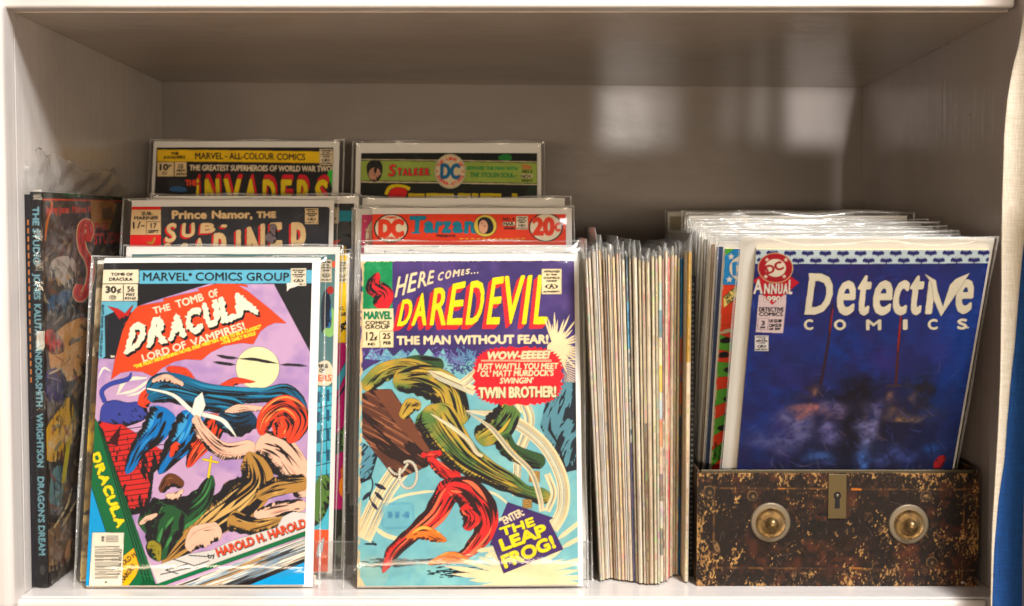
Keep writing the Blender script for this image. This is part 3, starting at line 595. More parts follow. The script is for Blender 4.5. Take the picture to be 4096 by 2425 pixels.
    PU = (66, 40, 110)
    p.poly([(1255, 688), (1606, 812), (1572, 830), (1686, 1055), (1225, 1240), (1142, 1022), (1118, 1017)], PU, line=.15)
    p.text('"ENTER:', 1216, 868, 1385, 786, 58, CR, bold=.25, lean=-.05); YL = (250, 228, 30)
    p.text('THE', 1212, 950, 1466, 866, 62, YL, bold=.62, line=.12, shadow=(.3, .4)); p.text('LEAP', 1218, 1062, 1562, 940, 84, YL, bold=.68, line=.12, shadow=(.3, .4)); p.text('FROG!', 1240, 1196, 1625, 1038, 92, YL, bold=.68, line=.12, shadow=(.3, .4))
    # caption star text
    p.view(*C); pts = []
    for i in range(92):
        an = 2 * pi * i / 92; r = 1.0 if i % 2 == 0 else .93; pts.append((1366 + 362 * r * np.sign(cos(an)) * abs(cos(an)) ** .62, 1092 + 236 * r * np.sign(sin(an)) * abs(sin(an)) ** .62))
    p.poly(pts, (224, 32, 48), line=.12)
    p.text('WOW-EEEEE!', 1118, 960, 1606, 952, 56, CR, bold=.42, lean=.2, line=.2); p.rect(1075, 966, 1630, 970, CR); p.rect(1075, 976, 1630, 980, CR)
    p.text("JUST WAIT'LL YOU MEET", 1046, 1040, 1678, 1036, 45, CR, bold=.2, lean=.12); p.text("OL' MATT MURDOCK'S", 1068, 1094, 1642, 1090, 45, CR, bold=.2, lean=.12); p.text("SWINGIN'", 1224, 1150, 1482, 1148, 43, CR, bold=.2, lean=.12)
    p.text('TWIN BROTHER!', 1058, 1264, 1664, 1256, 80, CR, bold=.4, line=.22, shadow=(.3, .4))
    # worn spine edge and chipped corners
    p.view(0, 0, 1)
    for i in range(120):
        t = p.rs.rand() ** (1.2 if i % 2 else .8); x = 1446 - 18 * t + p.rs.rand() * 9; y = 1050 + t * 1290; p.ell(x, y, 2 + 4 * p.rs.rand(), 6 + 14 * p.rs.rand(), (226, 200, 160), n=8, a=.8)
    p.poly([(1425, 2300), (1440, 2305), (1462, 2345), (1425, 2345)], (232, 208, 168)); p.poly([(1440, 1038), (1475, 1040), (1450, 1060), (1440, 1085)], (222, 200, 168))
    for x in range(1450, 2300, 14): p.ell(x + p.rs.rand() * 8, 1043, 7, 2 + 2.5 * p.rs.rand(), (228, 214, 196), n=8)
    for y in range(1060, 2340, 22): p.ell(2293 + (y - 1043) * .02, y, 2.5, 9, (216, 200, 170), n=8, a=.5)
    p.poly([(1440, 2225), (1530, 2215), (1560, 2290), (1540, 2345), (1430, 2345)], (190, 200, 180), a=.25, smooth=2)
    return p.finish(.035, .73, (1, .975, .92))

def bat(p, cx, cy, w, col):
    h = [(0, -.1), (.06, -.16), (.07, -.3), (.11, -.18), (.17, -.14), (.30, -.24), (.5, -.06), (.46, .1), (.38, .16), (.3, .08), (.22, .2), (.12, .12), (.0, .3)]
    p.poly([(cx + x * w, cy + y * w) for x, y in h] + [(cx - x * w, cy + y * w) for x, y in h[::-1]], col)

def art_blue_annual():
    p = Print(.168, .26, [(3025.3, 995.5), (3962, 999.5), (3758, 2165.3), (2921.5, 2162.4)], (40, 48, 116), seed=8)
    E = (2700, 820, .72784); p.view(*E)
    al = ((0, p.H, 0, p.W), np.ones((p.H, p.W), bool))
    p.wash(al, (54, 48, 128), 120, .9); p.wash(al, (26, 60, 146), 70, .6); p.wash(al, (38, 36, 96), 30, .5)
    f = np.linspace(-1, 1, p.W)[None, :, None]; g = np.linspace(0, 1, p.H)[:, None, None]
    k = np.clip((f - .45) * 1.6, 0, 1) * np.clip(1.1 - g * .4, 0, 1); p.c[:] = p.c * (1 - .7 * k) + np.array([14, 70, 158]) / 255 * .7 * k
    k = np.clip(1 - g * 6, 0, 1) * .6; p.c[:] = p.c * (1 - k) + np.array([44, 36, 92]) / 255 * k
    cm = ((0, p.H, 0, p.W), np.ones((p.H, p.W), bool)); p.ink(cm, 170, 26, 1.2, 4, (28, 40, 120), spread=.2, a=.35); p.ink(cm, 110, 20, 1.0, -4, (84, 92, 190), spread=.25, a=.25)
    # painterly dark mist low down (no figures)
    g = np.linspace(0, 1, p.H)[:, None]; dk = np.clip((g - .42) * 3.4, 0, 1) * np.clip(.75 + 1.5 * (p.noise(120) + .5 * p.noise(40)), 0, 1); dk *= np.clip(1.15 - np.abs(f[..., 0]) * .75, 0, 1)
    p.c[:] = p.c * (1 - .86 * dk[..., None]) + np.array([22, 20, 38]) / 255 * .86 * dk[..., None]
    # dim smoky patches low on the page: soft dark clouds and cold highlights (no figures)
    YY, XX = np.mgrid[0:p.H, 0:p.W]; warp = (p.noise(50) * 46, p.noise(44) * 46); tex = p.noise(22) + .7 * p.noise(9)
    def soft(x, y, rx, ry, c, a_):
        (u, v), = p.P([(x, y)]); (u2, v2), = p.P([(x + rx, y + ry)]); g_ = np.exp(-(((XX + warp[0] - u) / (u2 - u)) ** 2 + ((YY + warp[1] - v) / (v2 - v)) ** 2)); g_ = np.clip(g_ * a_ * (1 + 1.1 * tex), 0, 1)[..., None]
        p.c[:] = p.c * (1 - g_) + np.array(c) / 255 * g_
    for q in ((760, 1160, 130, 190, (34, 32, 66), .8), (1030, 1200, 170, 200, (24, 20, 34), 1.0), (1340, 1160, 120, 200, (30, 30, 60), .85), (750, 1020, 62, 60, (40, 32, 48), .8), (1020, 1030, 66, 80, (26, 22, 38), .9), (1360, 1020, 58, 66, (32, 28, 40), .85), (900, 1400, 420, 90, (18, 20, 46), .8), (640, 1180, 90, 50, (107, 106, 157), 0.92), (700, 1250, 70, 60, (97, 98, 153), 0.82), (870, 1110, 60, 34, (115, 106, 153), 0.82), (1080, 1120, 50, 50, (117, 110, 168), 0.82), (1060, 1230, 34, 80, (130, 130, 189), 0.87), (860, 1240, 40, 60, (110, 108, 172), 0.82), (740, 1130, 90, 22, (165, 110, 117), 0.92), (1270, 1150, 90, 22, (147, 115, 88), 0.92), (1190, 1080, 24, 40, (130, 98, 94), 0.92), (740, 1030, 34, 30, (130, 96, 96), 0.82), (1300, 1040, 24, 30, (97, 82, 94), 0.82), (1400, 1130, 50, 50, (60, 65, 100), 0.82), (1030, 1390, 34, 80, (72, 115, 199), 0.92), (800, 1400, 80, 40, (60, 89, 157), 0.82), (560, 1300, 120, 40, (97, 101, 157), 0.77), (1200, 1380, 90, 40, (70, 86, 157), 0.82), (1420, 1330, 60, 40, (40, 82, 157), 0.72)): soft(*q)
    for i in range(70):
        x, y = 520 + p.rs.rand() * 920, 1000 + p.rs.rand() ** .8 * 460; an = p.rs.randn() * .8 + .6; q = 14 + 34 * p.rs.rand(); cc = [(20, 18, 36), (92, 96, 176), (60, 70, 150), (118, 92, 110)][p.rs.randint(4)]; p.brush([(x - q * cos(an), y - q * sin(an)), (x, y + 6), (x + q * cos(an), y + q * sin(an))], 8, cc, (.1, .1), a=.38, n=8)
    p.brush([(865, 540), (840, 760), (800, 990)], 17, (52, 34, 52), (.5, 1)); p.brush([(868, 560), (850, 700)], 7, (150, 40, 40), (.3, .3)); p.brush([(1245, 545), (1225, 780), (1212, 985)], 16, (72, 36, 48), (.5, 1)); p.brush([(1240, 600), (1222, 800)], 7, (170, 40, 36), (.3, .3)); p.brush([(1160, 992), (1240, 990)], 14, (60, 48, 56))
    cm = p.poly([(1410, 1440), (1440, 1380), (1490, 1370), (1480, 1420), (1450, 1460)], (170, 34, 44), smooth=1); p.ink(cm, 8, 8, 1.5, 120, (90, 20, 30))
    # border of little emblems
    p.poly([(440, 240), (1740, 246), (1732, 322), (440, 322)], (206, 224, 236))
    for i in range(14): bat(p, 440 + 96.5 * i, 264 + .1 * i, 68, (44, 40, 110)); bat(p, 484 + 96.5 * i, 304 + .1 * i, 68, (44, 40, 110))
    # badge
    RD = (168, 26, 40)
    p.poly([(430, 415), (555, 330), (683, 425), (535, 548)], (190, 26, 48), line=.25)
    p.ell(553, 345, 97, 84, (220, 190, 150)); p.ell(553, 345, 93, 80, RD); p.ell(553, 345, 57, 49, (236, 226, 210)); p.ell(553, 345, 52, 44, (236, 226, 210), line=.12, lc=RD)
    p.text('DC', 512, 378, 600, 348, 44, RD, bold=.55, lean=-.1, line=.12, lc=(220, 190, 110))
    for x, y in ((507, 300), (610, 300), (500, 393), (601, 391)): p.star(x, y, 13, (240, 230, 215))
    p.word([(c, [(x0, t), (x1, t - 2), (x1 - 3, 489), (x0 - 3, 490)]) for c, x0, x1, t in (('A', 434, 486, 408), ('N', 492, 525, 430), ('N', 530, 563, 430), ('U', 568, 594, 430), ('A', 596, 624, 430), ('L', 626, 648, 408))], (240, 236, 232), bold=.34, line=.22, lc=(120, 20, 40))
    p.poly([(457, 545), (610, 545), (594, 703), (446, 698)], (226, 206, 214)); p.poly([(462, 492), (612, 492), (610, 548), (457, 548)], (226, 206, 214)); p.poly([(480, 492), (600, 492), (535, 548)], (200, 26, 48))
    p.text('1990', 492, 532, 580, 530, 30, (236, 232, 228), bold=.3, line=.3, lc=(120, 30, 50))
    p.text('DETECTIVE', 464, 584, 597, 584, 22, (40, 34, 40), bold=.22); p.text('COMICS', 464, 609, 592, 609, 20, (40, 34, 40), bold=.28)
    p.poly([(459, 622), (516, 622), (511, 686), (453, 684)], (40, 34, 40)); p.poly([(461, 624), (514, 624), (509, 684), (455, 682)], (226, 206, 214)); p.text('3', 476, 660, 494, 660, 24, (40, 34, 40), bold=.25); p.text('1990', 470, 677, 496, 677, 9, (40, 34, 40))
    p.text('US $2.00', 520, 644, 586, 643, 16, (40, 34, 40), bold=.08); p.text('CAN $2.50', 519, 669, 584, 668, 16, (40, 34, 40), bold=.08); p.text('UK 80P', 518, 686, 580, 685, 11, (40, 34, 40), bold=.08)
    p.stamp(440, 716, 515, 802, (232, 228, 232))
    # logo
    LC = (236, 228, 210); LO = (22, 18, 40)
    q = [('D', [(742, 374), (882, 376), (848, 598), (712, 600)]), ('e', [(900, 412), (1002, 412), (978, 604), (880, 604)]), ('t', [(1012, 384), (1088, 384), (1060, 604), (990, 604)]), ('e', [(1100, 412), (1206, 412), (1178, 604), (1076, 604)]), ('c', [(1212, 412), (1292, 412), (1266, 604), (1184, 604)]), ('t', [(1298, 384), (1378, 384), (1346, 604), (1276, 604)]), ('I', [(1395, 412), (1432, 412), (1408, 600), (1372, 600)]), ('e', [(1555, 410), (1652, 408), (1622, 600), (1530, 600)])]
    p.word(q, LC, bold=.9, line=.3, lc=LO)
    for pts in ([(734, 373), (760, 373), (740, 420)], [(706, 600), (760, 600), (760, 580)]): p.poly(pts, LC)
    p.poly([(1370, 378), (1432, 415), (1440, 470), (1470, 560), (1510, 440), (1540, 408), (1617, 376), (1568, 452), (1460, 612), (1420, 520), (1410, 430)], LC, line=.3, lc=LO)
    for ch, a, b in (('C', 712, 756), ('O', 876, 935), ('M', 1052, 1128), ('I', 1254, 1272), ('C', 1390, 1438), ('S', 1552, 1602)): p.text(ch, a, 681, b, 681, 52, LC, bold=.5, line=.15, lc=LO)
    p.ell(1608, 675, 5, 5, LC, n=10)
    return p.finish(.03, .8, (1, 1, .98))

def art_sunburst():
    p = Print(.168, .26, [(2900.3, 994.7), (3799.3, 994.8), (3640.9, 2167.2), (2823.8, 2166.7)], (224, 72, 40), seed=11)
    p.view(2700, 820, .72784); GRN = (92, 172, 62)
    for i in range(12):
        y0, y1 = 640 + i * 178, 640 + i * 178 + 92; p.poly([(150, y0 + 40), (150, y1 + 44), (700, 900 + (y1 - 900) * .12), (700, 900 + (y0 - 900) * .12)], GRN, line=.35)
    for i in range(9): x, y = 225 + p.rs.rand() * 80, 740 + i * 80; p.poly([(x, y), (x + 60, y - 20), (x + 80, y + 14), (x + 20, y + 24)], BLK, smooth=1)
    p.poly([(270, 240), (420, 240), (400, 440), (258, 440)], (40, 140, 206)); p.poly([(275, 240), (330, 240), (280, 280)], GRN)
    p.ell(395, 350, 95, 75, (236, 228, 210), line=.2); p.ell(395, 350, 78, 58, (236, 228, 210), line=.25, lc=(40, 140, 206)); p.text('DC', 322, 385, 470, 380, 66, (40, 140, 206), bold=.8)
    p.star(310, 285, 20, (240, 236, 220)); p.star(300, 410, 20, (240, 236, 220))
    p.poly([(240, 440), (420, 440), (420, 660), (230, 660)], (224, 72, 40), line=.2); p.poly([(268, 505), (360, 425), (372, 480), (270, 565)], (244, 226, 130), line=.3)
    p.text('SEE THE', 282, 522, 362, 455, 22, BLK, bold=.1); p.text('FILM', 296, 548, 336, 518, 22, BLK, bold=.1)
    p.brush([(250, 705), (300, 690), (330, 700)], 20, (210, 200, 170), (.4, .4), line=.2); p.ell(345, 850, 32, 32, (230, 220, 210), line=.2)
    p.text('STATON', 240, 1320, 236, 1400, 14, (30, 50, 24)); p.text('MITCHELL', 218, 1305, 214, 1400, 14, (30, 50, 24))
    p.poly([(195, 1445), (290, 1400), (290, 1500), (195, 1500)], (214, 52, 46), line=.3); p.ell(270, 1440, 18, 18, (40, 140, 206), line=.2)
    for i in range(80): t = p.rs.rand(); p.ell(276 - 78 * t, 245 + t * 1250, 3, 12, (230, 214, 180), n=8, a=.8)
    return p.finish(.03, .8)

def art_namor():
    p = Print(.177, .26, [(527.8, 828), (1318.4, 828), (1288.6, 1999.8), (466.6, 1999.4)], (46, 48, 58), seed=13)
    p.view(450, 500, .39888); T = (226, 200, 160)
    p.wash(((0, p.H, 0, p.W), np.ones((p.H, p.W), bool)), (66, 68, 78), 40, .5)
    p.rect(180, 815, 490, 1500, (226, 36, 40)); p.rect(178, 854, 489, 1105, T, line=.3)
    p.text('SUB-', 298, 910, 408, 910, 32, BLK, bold=.12); p.text('MARINER', 222, 954, 465, 954, 34, BLK, bold=.12); p.text('1/-', 212, 1042, 326, 1036, 62, BLK, bold=.3)
    p.rect(340, 972, 488, 978, BLK); p.rect(340, 972, 346, 1104, BLK); p.text('17', 388, 1040, 446, 1040, 50, BLK, bold=.22); p.text('SEPT', 362, 1088, 465, 1088, 28, BLK, bold=.22)
    p.brush([(345, 1175), (400, 1190), (430, 1130)], 22, (190, 140, 50), (.2, .8), line=.2)
    p.text('Prince', 604, 946, 945, 944, 78, T, bold=.45); p.text('Namor,', 1004, 942, 1400, 940, 74, T, bold=.45); p.text('THE', 1450, 936, 1636, 934, 58, T, bold=.5)
    q = [('S', [(550, 990), (655, 985), (640, 1180), (525, 1190)]), ('U', [(705, 990), (830, 985), (835, 1130), (690, 1140)]), ('B', [(890, 990), (1040, 985), (1035, 1088), (880, 1095)]), ('-', [(1090, 1010), (1150, 1008), (1150, 1030), (1090, 1032)])]
    p.word(q, T, bold=.8, line=.25, ext=(-1.5, 1.6), ec=(214, 40, 44), extline=.2)
    q = [('M', [(530, 1190), (760, 1190), (740, 1420), (490, 1420)]), ('A', [(850, 1140), (900, 1130), (980, 1420), (780, 1420)]), ('R', [(1020, 1090), (1180, 1080), (1190, 1420), (1000, 1420)]), ('I', [(1242, 1060), (1290, 1055), (1290, 1420), (1240, 1420)]), ('N', [(1350, 1030), (1530, 990), (1530, 1420), (1350, 1420)]), ('E', [(1580, 985), (1700, 980), (1720, 1420), (1580, 1420)]), ('R', [(1790, 980), (1980, 975), (1980, 1420), (1790, 1420)])]
    p.word(q, T, bold=1.0, line=.25, ext=(-1.8, 1.4), ec=(214, 40, 44), extline=.2)
    cm = p.poly([(1575, 1000), (1640, 995), (1655, 1080), (1640, 1200), (1560, 1190), (1520, 1120), (1580, 1080)], (120, 108, 120), line=.2, smooth=2); p.ink(cm, 20, 5, 1, 50)
    p.stamp(1928, 838, 2062, 998, (222, 202, 170)); p.poly([(2120, 805), (2200, 805), (2200, 860)], (210, 190, 160))
    return p.finish(.04, .88, (1, .97, .9))

def art_invaders():
    p = Print(.177, .26, [(627.4, 590.9), (1332.5, 592), (1306.6, 1623.1), (576.6, 1622.8)], (34, 34, 40), seed=17)
    p.view(450, 500, .39888); Y = (232, 196, 40)
    p.poly([(452, 252), (2215, 275), (2215, 390), (452, 370)], Y, line=.25)
    p.text('THE', 590, 304, 664, 304, 26, BLK, bold=.05); p.text('INVADERS', 520, 344, 732, 344, 28, BLK, bold=.05)
    p.text('MARVEL', 834, 348, 1112, 350, 62, BLK, bold=.36); p.text('TM', 1122, 330, 1155, 330, 10, BLK); p.text('ALL-COLOUR', 1176, 350, 1620, 354, 62, BLK, bold=.32); p.text('COMICS', 1650, 356, 1930, 360, 62, BLK, bold=.34)
    p.rect(452, 378, 618, 520, (226, 206, 170), line=.25); p.rect(628, 378, 746, 520, (226, 206, 170), line=.25)
    p.text('10', 480, 456, 560, 456, 58, BLK, bold=.45); p.text('p', 568, 420, 594, 420, 26, BLK, bold=.2); p.ell(526, 488, 26, 16, BLK); p.text('CC', 512, 496, 545, 496, 15, (226, 206, 170), bold=.1)
    p.text('10', 666, 442, 712, 442, 44, BLK, bold=.2); p.text('NOV', 652, 474, 732, 474, 24, BLK, bold=.1); p.text('02941', 644, 508, 738, 508, 20, BLK)
    p.text('THE GREATEST SUPERHEROES OF WORLD WAR TWO!', 778, 462, 2205, 474, 54, (232, 220, 198), bold=.26)
    cm = p.poly([(560, 670), (590, 620), (720, 620), (770, 680)], (50, 96, 150), smooth=1); cm = p.poly([(540, 620), (560, 545), (700, 545), (740, 620)], (48, 48, 56), smooth=1)
    p.poly([(2140, 480), (2230, 440), (2230, 700), (2190, 600)], (60, 190, 70), smooth=1)
    q = [('I', [(850, 545), (868, 545), (880, 900), (830, 900)]), ('N', [(930, 545), (1075, 545), (1090, 900), (920, 900)]), ('V', [(1120, 545), (1290, 548), (1240, 900), (1180, 900)]), ('A', [(1360, 548), (1420, 548), (1470, 900), (1290, 900)]), ('D', [(1510, 552), (1640, 552), (1640, 900), (1500, 900)]), ('E', [(1690, 552), (1800, 552), (1800, 900), (1690, 900)]), ('R', [(1850, 552), (1985, 552), (2000, 900), (1840, 900)]), ('S', [(2040, 552), (2165, 550), (2150, 900), (2000, 900)])]
    p.word(q, (222, 200, 40), bold=1.0, line=.45, ext=(1.4, -5.0), ec=(206, 40, 56), extline=.2)
    p.text('THE', 738, 612, 850, 612, 52, (214, 76, 50), bold=.4)
    p.stamp(2075, 248, 2203, 408, (222, 210, 190)); return p.finish(.04, .92, (1, .98, .93))

def arc_text(p, tx, cx, cy, r, a0, a1, h, col, bold=.2):
    n = len(tx)
    for i, ch in enumerate(tx):
        if ch == ' ': continue
        an = a0 + (a1 - a0) * (i + .5) / n; up = np.array([cos(an), sin(an)]); d = np.array([-up[1], up[0]])
        if a1 < a0: up, d = -up, -d
        w = h * .42; b = np.array([cx, cy]) + np.array([cos(an), sin(an)]) * r; p.text(ch, *(b - d * w), *(b + d * w), h, col, bold=bold)

def art_stalker():
    p = Print(.173, .258, [(1444.9, 613.6), (2148.3, 615), (2151.1, 1659.6), (1422.7, 1659.4)], (26, 32, 32), seed=19)
    p.view(1380, 520, .40686)
    p.ink(((0, p.H, 0, p.W), np.ones((p.H, p.W), bool)), 200, 14, 3, 20, (44, 62, 50), spread=1, a=.7); cm = p.poly([(1480, 290), (1560, 235), (1650, 260), (1620, 330)], (40, 130, 66), smooth=2)
    W_ = (226, 216, 190); GB = (158, 184, 92)
    p.poly([(160, 290), (1885, 318), (1885, 548), (160, 520)], W_); p.poly([(160, 298), (1885, 326), (1885, 538), (160, 508)], BLK); p.poly([(160, 306), (1885, 334), (1885, 530), (160, 500)], GB)
    cm = p.poly([(215, 330), (285, 290), (370, 320), (375, 430), (330, 520), (250, 510), (215, 420)], (40, 40, 44), smooth=2); p.ell(295, 440, 60, 66, (196, 150, 130), line=.2); p.ink(cm, 14, 9, 2, 60)
    p.word([('S', [(440, 345), (505, 342), (495, 460), (425, 465)])] + [(c, [(520 + i * 54, 380), (560 + i * 54, 380), (562 + i * 54, 456), (516 + i * 54, 457)]) for i, c in enumerate('TALKER')], (222, 50, 60), bold=.5, line=.2, lc=(70, 40, 30), ext=(1.2, .6), ec=(20, 130, 80))
    p.ell(1035, 415, 152, 170, W_, line=.35); p.ell(1035, 415, 140, 158, W_, line=.3)
    p.text('DC', 945, 482, 1125, 486, 138, (24, 110, 168), bold=1.1)
    arc_text(p, 'THE LINE OF', 1035, 415, 112, -pi * .88, -pi * .12, 28, (222, 90, 80), .16); arc_text(p, 'SUPER-STARS', 1035, 415, 138, pi * .90, pi * .10, 28, (222, 70, 66), .18)
    p.star(910, 415, 15, (214, 50, 50)); p.star(1158, 418, 15, (214, 50, 50))
    p.text('BEWARE THE MAN WITH', 1202, 398, 1690, 404, 34, (40, 150, 84), bold=.24, lean=.15); p.text('THE STOLEN SOUL--', 1226, 470, 1686, 474, 44, (10, 130, 76), bold=.36, lean=.15)
    p.text('25¢', 1738, 386, 1826, 388, 36, (226, 80, 80), bold=.35); p.text('NO.3', 1740, 428, 1836, 430, 28, BLK, bold=.1); p.rect(1728, 440, 1838, 482, W_); p.text('NOV.', 1733, 478, 1836, 480, 32, BLK, bold=.25); p.text('33471', 1736, 514, 1836, 516, 22, BLK, bold=.14)
    p.brush([(405, 640), (440, 575), (510, 555), (600, 570), (640, 590)], 34, (226, 204, 30)); cm = p.poly([(420, 690), (440, 600), (510, 565), (625, 590), (590, 690)], (214, 40, 40), line=.4, smooth=1)
    for a, b in ((625, 785), (800, 1070), (1110, 1235), (1250, 1310), (1330, 1535), (1640, 1690)): p.poly([(a, 630), (b, 634), (b, 800), (a, 800)], (226, 204, 30))
    return p.finish(.04, .8, (1, .98, .93))

def art_tarzan():
    p = Print(.173, .258, [(1488.8, 857.7), (2263.3, 859), (2271, 2023.4), (1466, 2022.9)], (226, 68, 34), seed=23)
    p.view(1380, 520, .40686); W_ = (232, 222, 200); RD = (222, 66, 38)
    p.poly([(262, 820), (272, 820), (268, 1500), (255, 1500)], BLK)
    p.ell(456, 972, 172, 142, BLK); p.ell(456, 972, 156, 130, W_); p.text('WEIRD', 400, 874, 510, 876, 19, RD, bold=.16); p.text('DC', 345, 1046, 570, 1046, 150, RD, bold=1.5); p.text('WORLDS', 380, 1078, 528, 1078, 20, RD, bold=.2)
    BL, SH = (20, 130, 164), (70, 50, 60)
    q = [('T', [(640, 852), (800, 852), (760, 1020), (650, 1022)]), ('a', [(782, 905), (880, 905), (880, 1022), (775, 1022)]), ('r', [(895, 905), (965, 905), (950, 1022), (880, 1022)]), ('z', [(965, 905), (1050, 905), (1045, 1022), (950, 1022)]), ('a', [(1062, 905), (1160, 905), (1160, 1022), (1055, 1022)]), ('n', [(1178, 905), (1275, 905), (1280, 1022), (1170, 1022)])]
    p.word(q, BL, bold=1.0, line=.2, lc=(40, 44, 60), ext=(.01, .01), ec=BL)
    p.rect(655, 1008, 745, 1026, BL); p.rect(1172, 1010, 1215, 1026, BL); p.rect(1250, 1010, 1295, 1026, BL)
    p.text('PRESENTS', 900, 1060, 1086, 1062, 22, BLK, bold=.24)
    for i in range(12): p.rect(1130 + i * 55, 1072, 1162 + i * 55, 1080, (238, 210, 60))
    p.ell(1380, 950, 116, 112, (70, 50, 40)); p.ell(1380, 950, 110, 106, (228, 208, 90)); cm = p.poly([(1300, 900), (1350, 860), (1430, 870), (1470, 960), (1440, 1030), (1330, 1030), (1310, 980)], (30, 34, 44), smooth=2); p.ell(1360, 960, 44, 66, (226, 176, 150), line=.15); p.ink(cm, 6, 7, 1.4, 70)
    p.text('NO. 4', 1552, 898, 1662, 898, 26, BLK, bold=.15); p.rect(1552, 912, 1670, 950, W_, line=.15); p.text('MAR.', 1560, 946, 1665, 946, 30, BLK, bold=.2); p.text('30681', 1566, 984, 1670, 984, 20, BLK, bold=.22)
    p.stamp(1682, 854, 1796, 986, (228, 218, 200))
    p.ell(1972, 965, 168, 142, BLK); p.ell(1972, 965, 154, 130, W_); p.text('20', 1848, 1034, 2048, 1036, 158, RD, bold=1.2); p.text('C', 2066, 1000, 2112, 1000, 76, RD, bold=.7)
    return p.finish(.03, .8, (1, .98, .93))

def art_teal_street():
    p = Print(.173, .265, [(530, 1016), (1342.8, 1016.1), (1310, 2284), (462, 2283)], (92, 130, 134), seed=29)
    p.view(1200, 950, .992); O = (236, 96, 52)
    p.rect(130, 95, 200, 120, O); p.stamp(82, 90, 128, 180, (220, 208, 184))
    p.rect(20, 425, 200, 760, (92, 130, 134)); p.rect(20, 600, 200, 1180, (86, 190, 216))
    for y in range(620, 1000, 46): p.brush([(30, y + 30), (160, y)], 4, (20, 50, 66))
    for x in (60, 84, 106, 130): p.brush([(x, 590), (x, 960)], 3, (20, 50, 66))
    for y in range(620, 940, 80): p.rect(66, y, 80, y + 44, (40, 90, 120)); p.rect(104, y - 8, 118, y + 38, (40, 90, 120))
    p.ell(118, 340, 34, 60, (150, 200, 120)); cm = p.poly([(84, 240), (110, 195), (126, 260), (128, 370), (100, 360), (84, 400)], (26, 34, 52), smooth=2); p.ink(cm, 10, 8, .8, 80, (60, 130, 190)); p.ell(122, 212, 14, 16, (170, 50, 40))
    p.poly([(60, 520), (80, 500), (105, 492), (124, 505), (136, 540), (132, 580), (110, 598), (80, 596), (60, 590)], (246, 232, 206), line=.2, smooth=1)
    p.text('EMPIRE', 28, 524, 112, 524, 14, BLK, bold=.12); p.text('OF', 78, 542, 98, 542, 14, BLK, bold=.12); p.text('ERS!', 74, 578, 134, 576, 24, O, bold=.3, line=.1)
    cm = p.poly([(60, 960), (120, 950), (130, 1010), (110, 1100), (70, 1160), (40, 1160)], (92, 130, 60), smooth=2, line=.2); p.ink(cm, 24, 8, 1.6, 60)
    p.rect(20, 1175, 200, 1400, O); p.poly([(70, 1240), (95, 1205), (90, 1260), (66, 1290)], (200, 214, 220), line=.3, lc=(40, 70, 120))
    return p.finish(.03, .8)

def art_yellow_magenta():
    p = Print(.173, .265, [(588.3, 1018.1), (1393.2, 1018.1), (1362, 2284), (523, 2283)], (244, 204, 30), seed=31)
    p.view(1200, 950, .992); M = (178, 24, 110)
    p.stamp(150, 92, 190, 180, (226, 214, 170)); p.text('C.', 160, 292, 178, 292, 12, BLK, bold=.1); p.text('68', 164, 316, 184, 316, 14, BLK, bold=.1); p.text('¢', 162, 370, 186, 370, 36, BLK, bold=.5)
    p.rect(100, 425, 230, 1400, M); p.poly([(120, 620), (196, 480), (196, 520), (150, 620)], (60, 160, 190), line=.4); p.poly([(120, 700), (196, 560), (196, 590)], (40, 36, 60))
    cm = p.poly([(140, 800), (200, 740), (200, 850), (140, 880)], (40, 50, 40), line=.2); p.ink(cm, 14, 8, 1, 40, (90, 130, 60))
    for i in range(5): p.brush([(172, 1010), (165 + i * 8, 890 + abs(i - 2) * 22)], 8, (238, 130, 50), (1, .6), line=.15)
    p.ell(176, 1010, 22, 44, (240, 140, 40), line=.2); p.rect(130, 1100, 230, 1400, (40, 44, 36)); cm = p.poly([(140, 1210), (196, 1200), (196, 1290), (140, 1300)], (100, 110, 96), smooth=1)
    return p.finish(.03, .8)

def art_plain(w, h, bands, seed, ink=60):
    """generic back-row cover: colour bands from the top (fraction of height, colour)"""
    p = Print(w, h, [(0, 0), (w * 1000, 0), (w * 1000, h * 1000), (0, h * 1000)], bands[-1][1], ppmm=3, seed=seed); y = 0
    for f, c in bands:
        cm = p.rect(-1, y * h * 1000, w * 1000 + 1, f * h * 1000, c); p.ink(cm, ink // len(bands), 16, 2, p.rs.rand() * 180, BLK, spread=.7); y = f
    return p
def art_behind_namor():
    p = art_plain(.177, .26, [(.05, (48, 48, 54)), (.4, (70, 72, 76)), (1, (60, 62, 60))], 37, 40)
    p.stamp(150, 4, 163, 19, (220, 206, 180)); p.rect(163, 7, 177, 17, (40, 140, 166)); p.poly([(158, 42), (170, 40), (172, 60), (160, 66)], (190, 160, 40)); p.poly([(150, 36), (165, 34), (160, 42)], (200, 80, 50)); return p.finish(.03, .8)
def art_pink():
    p = art_plain(.173, .258, [(.3, (206, 44, 110)), (1, (120, 60, 120))], 41, 30)
    p.ell(19, 20, 15, 18, (232, 222, 200), line=.5); p.ell(19, 20, 9, 11, (232, 222, 200), line=.4); arc_text(p, 'SUPER-STARS', 19, 20, 10, pi * .55, pi * 1.5, 4, (214, 50, 60), .1)
    for x, y in ((3, 6), (7, 10), (4, 14)): p.ell(x, y, .7, .7, (240, 210, 120), n=6)
    return p.finish(.03, .8)
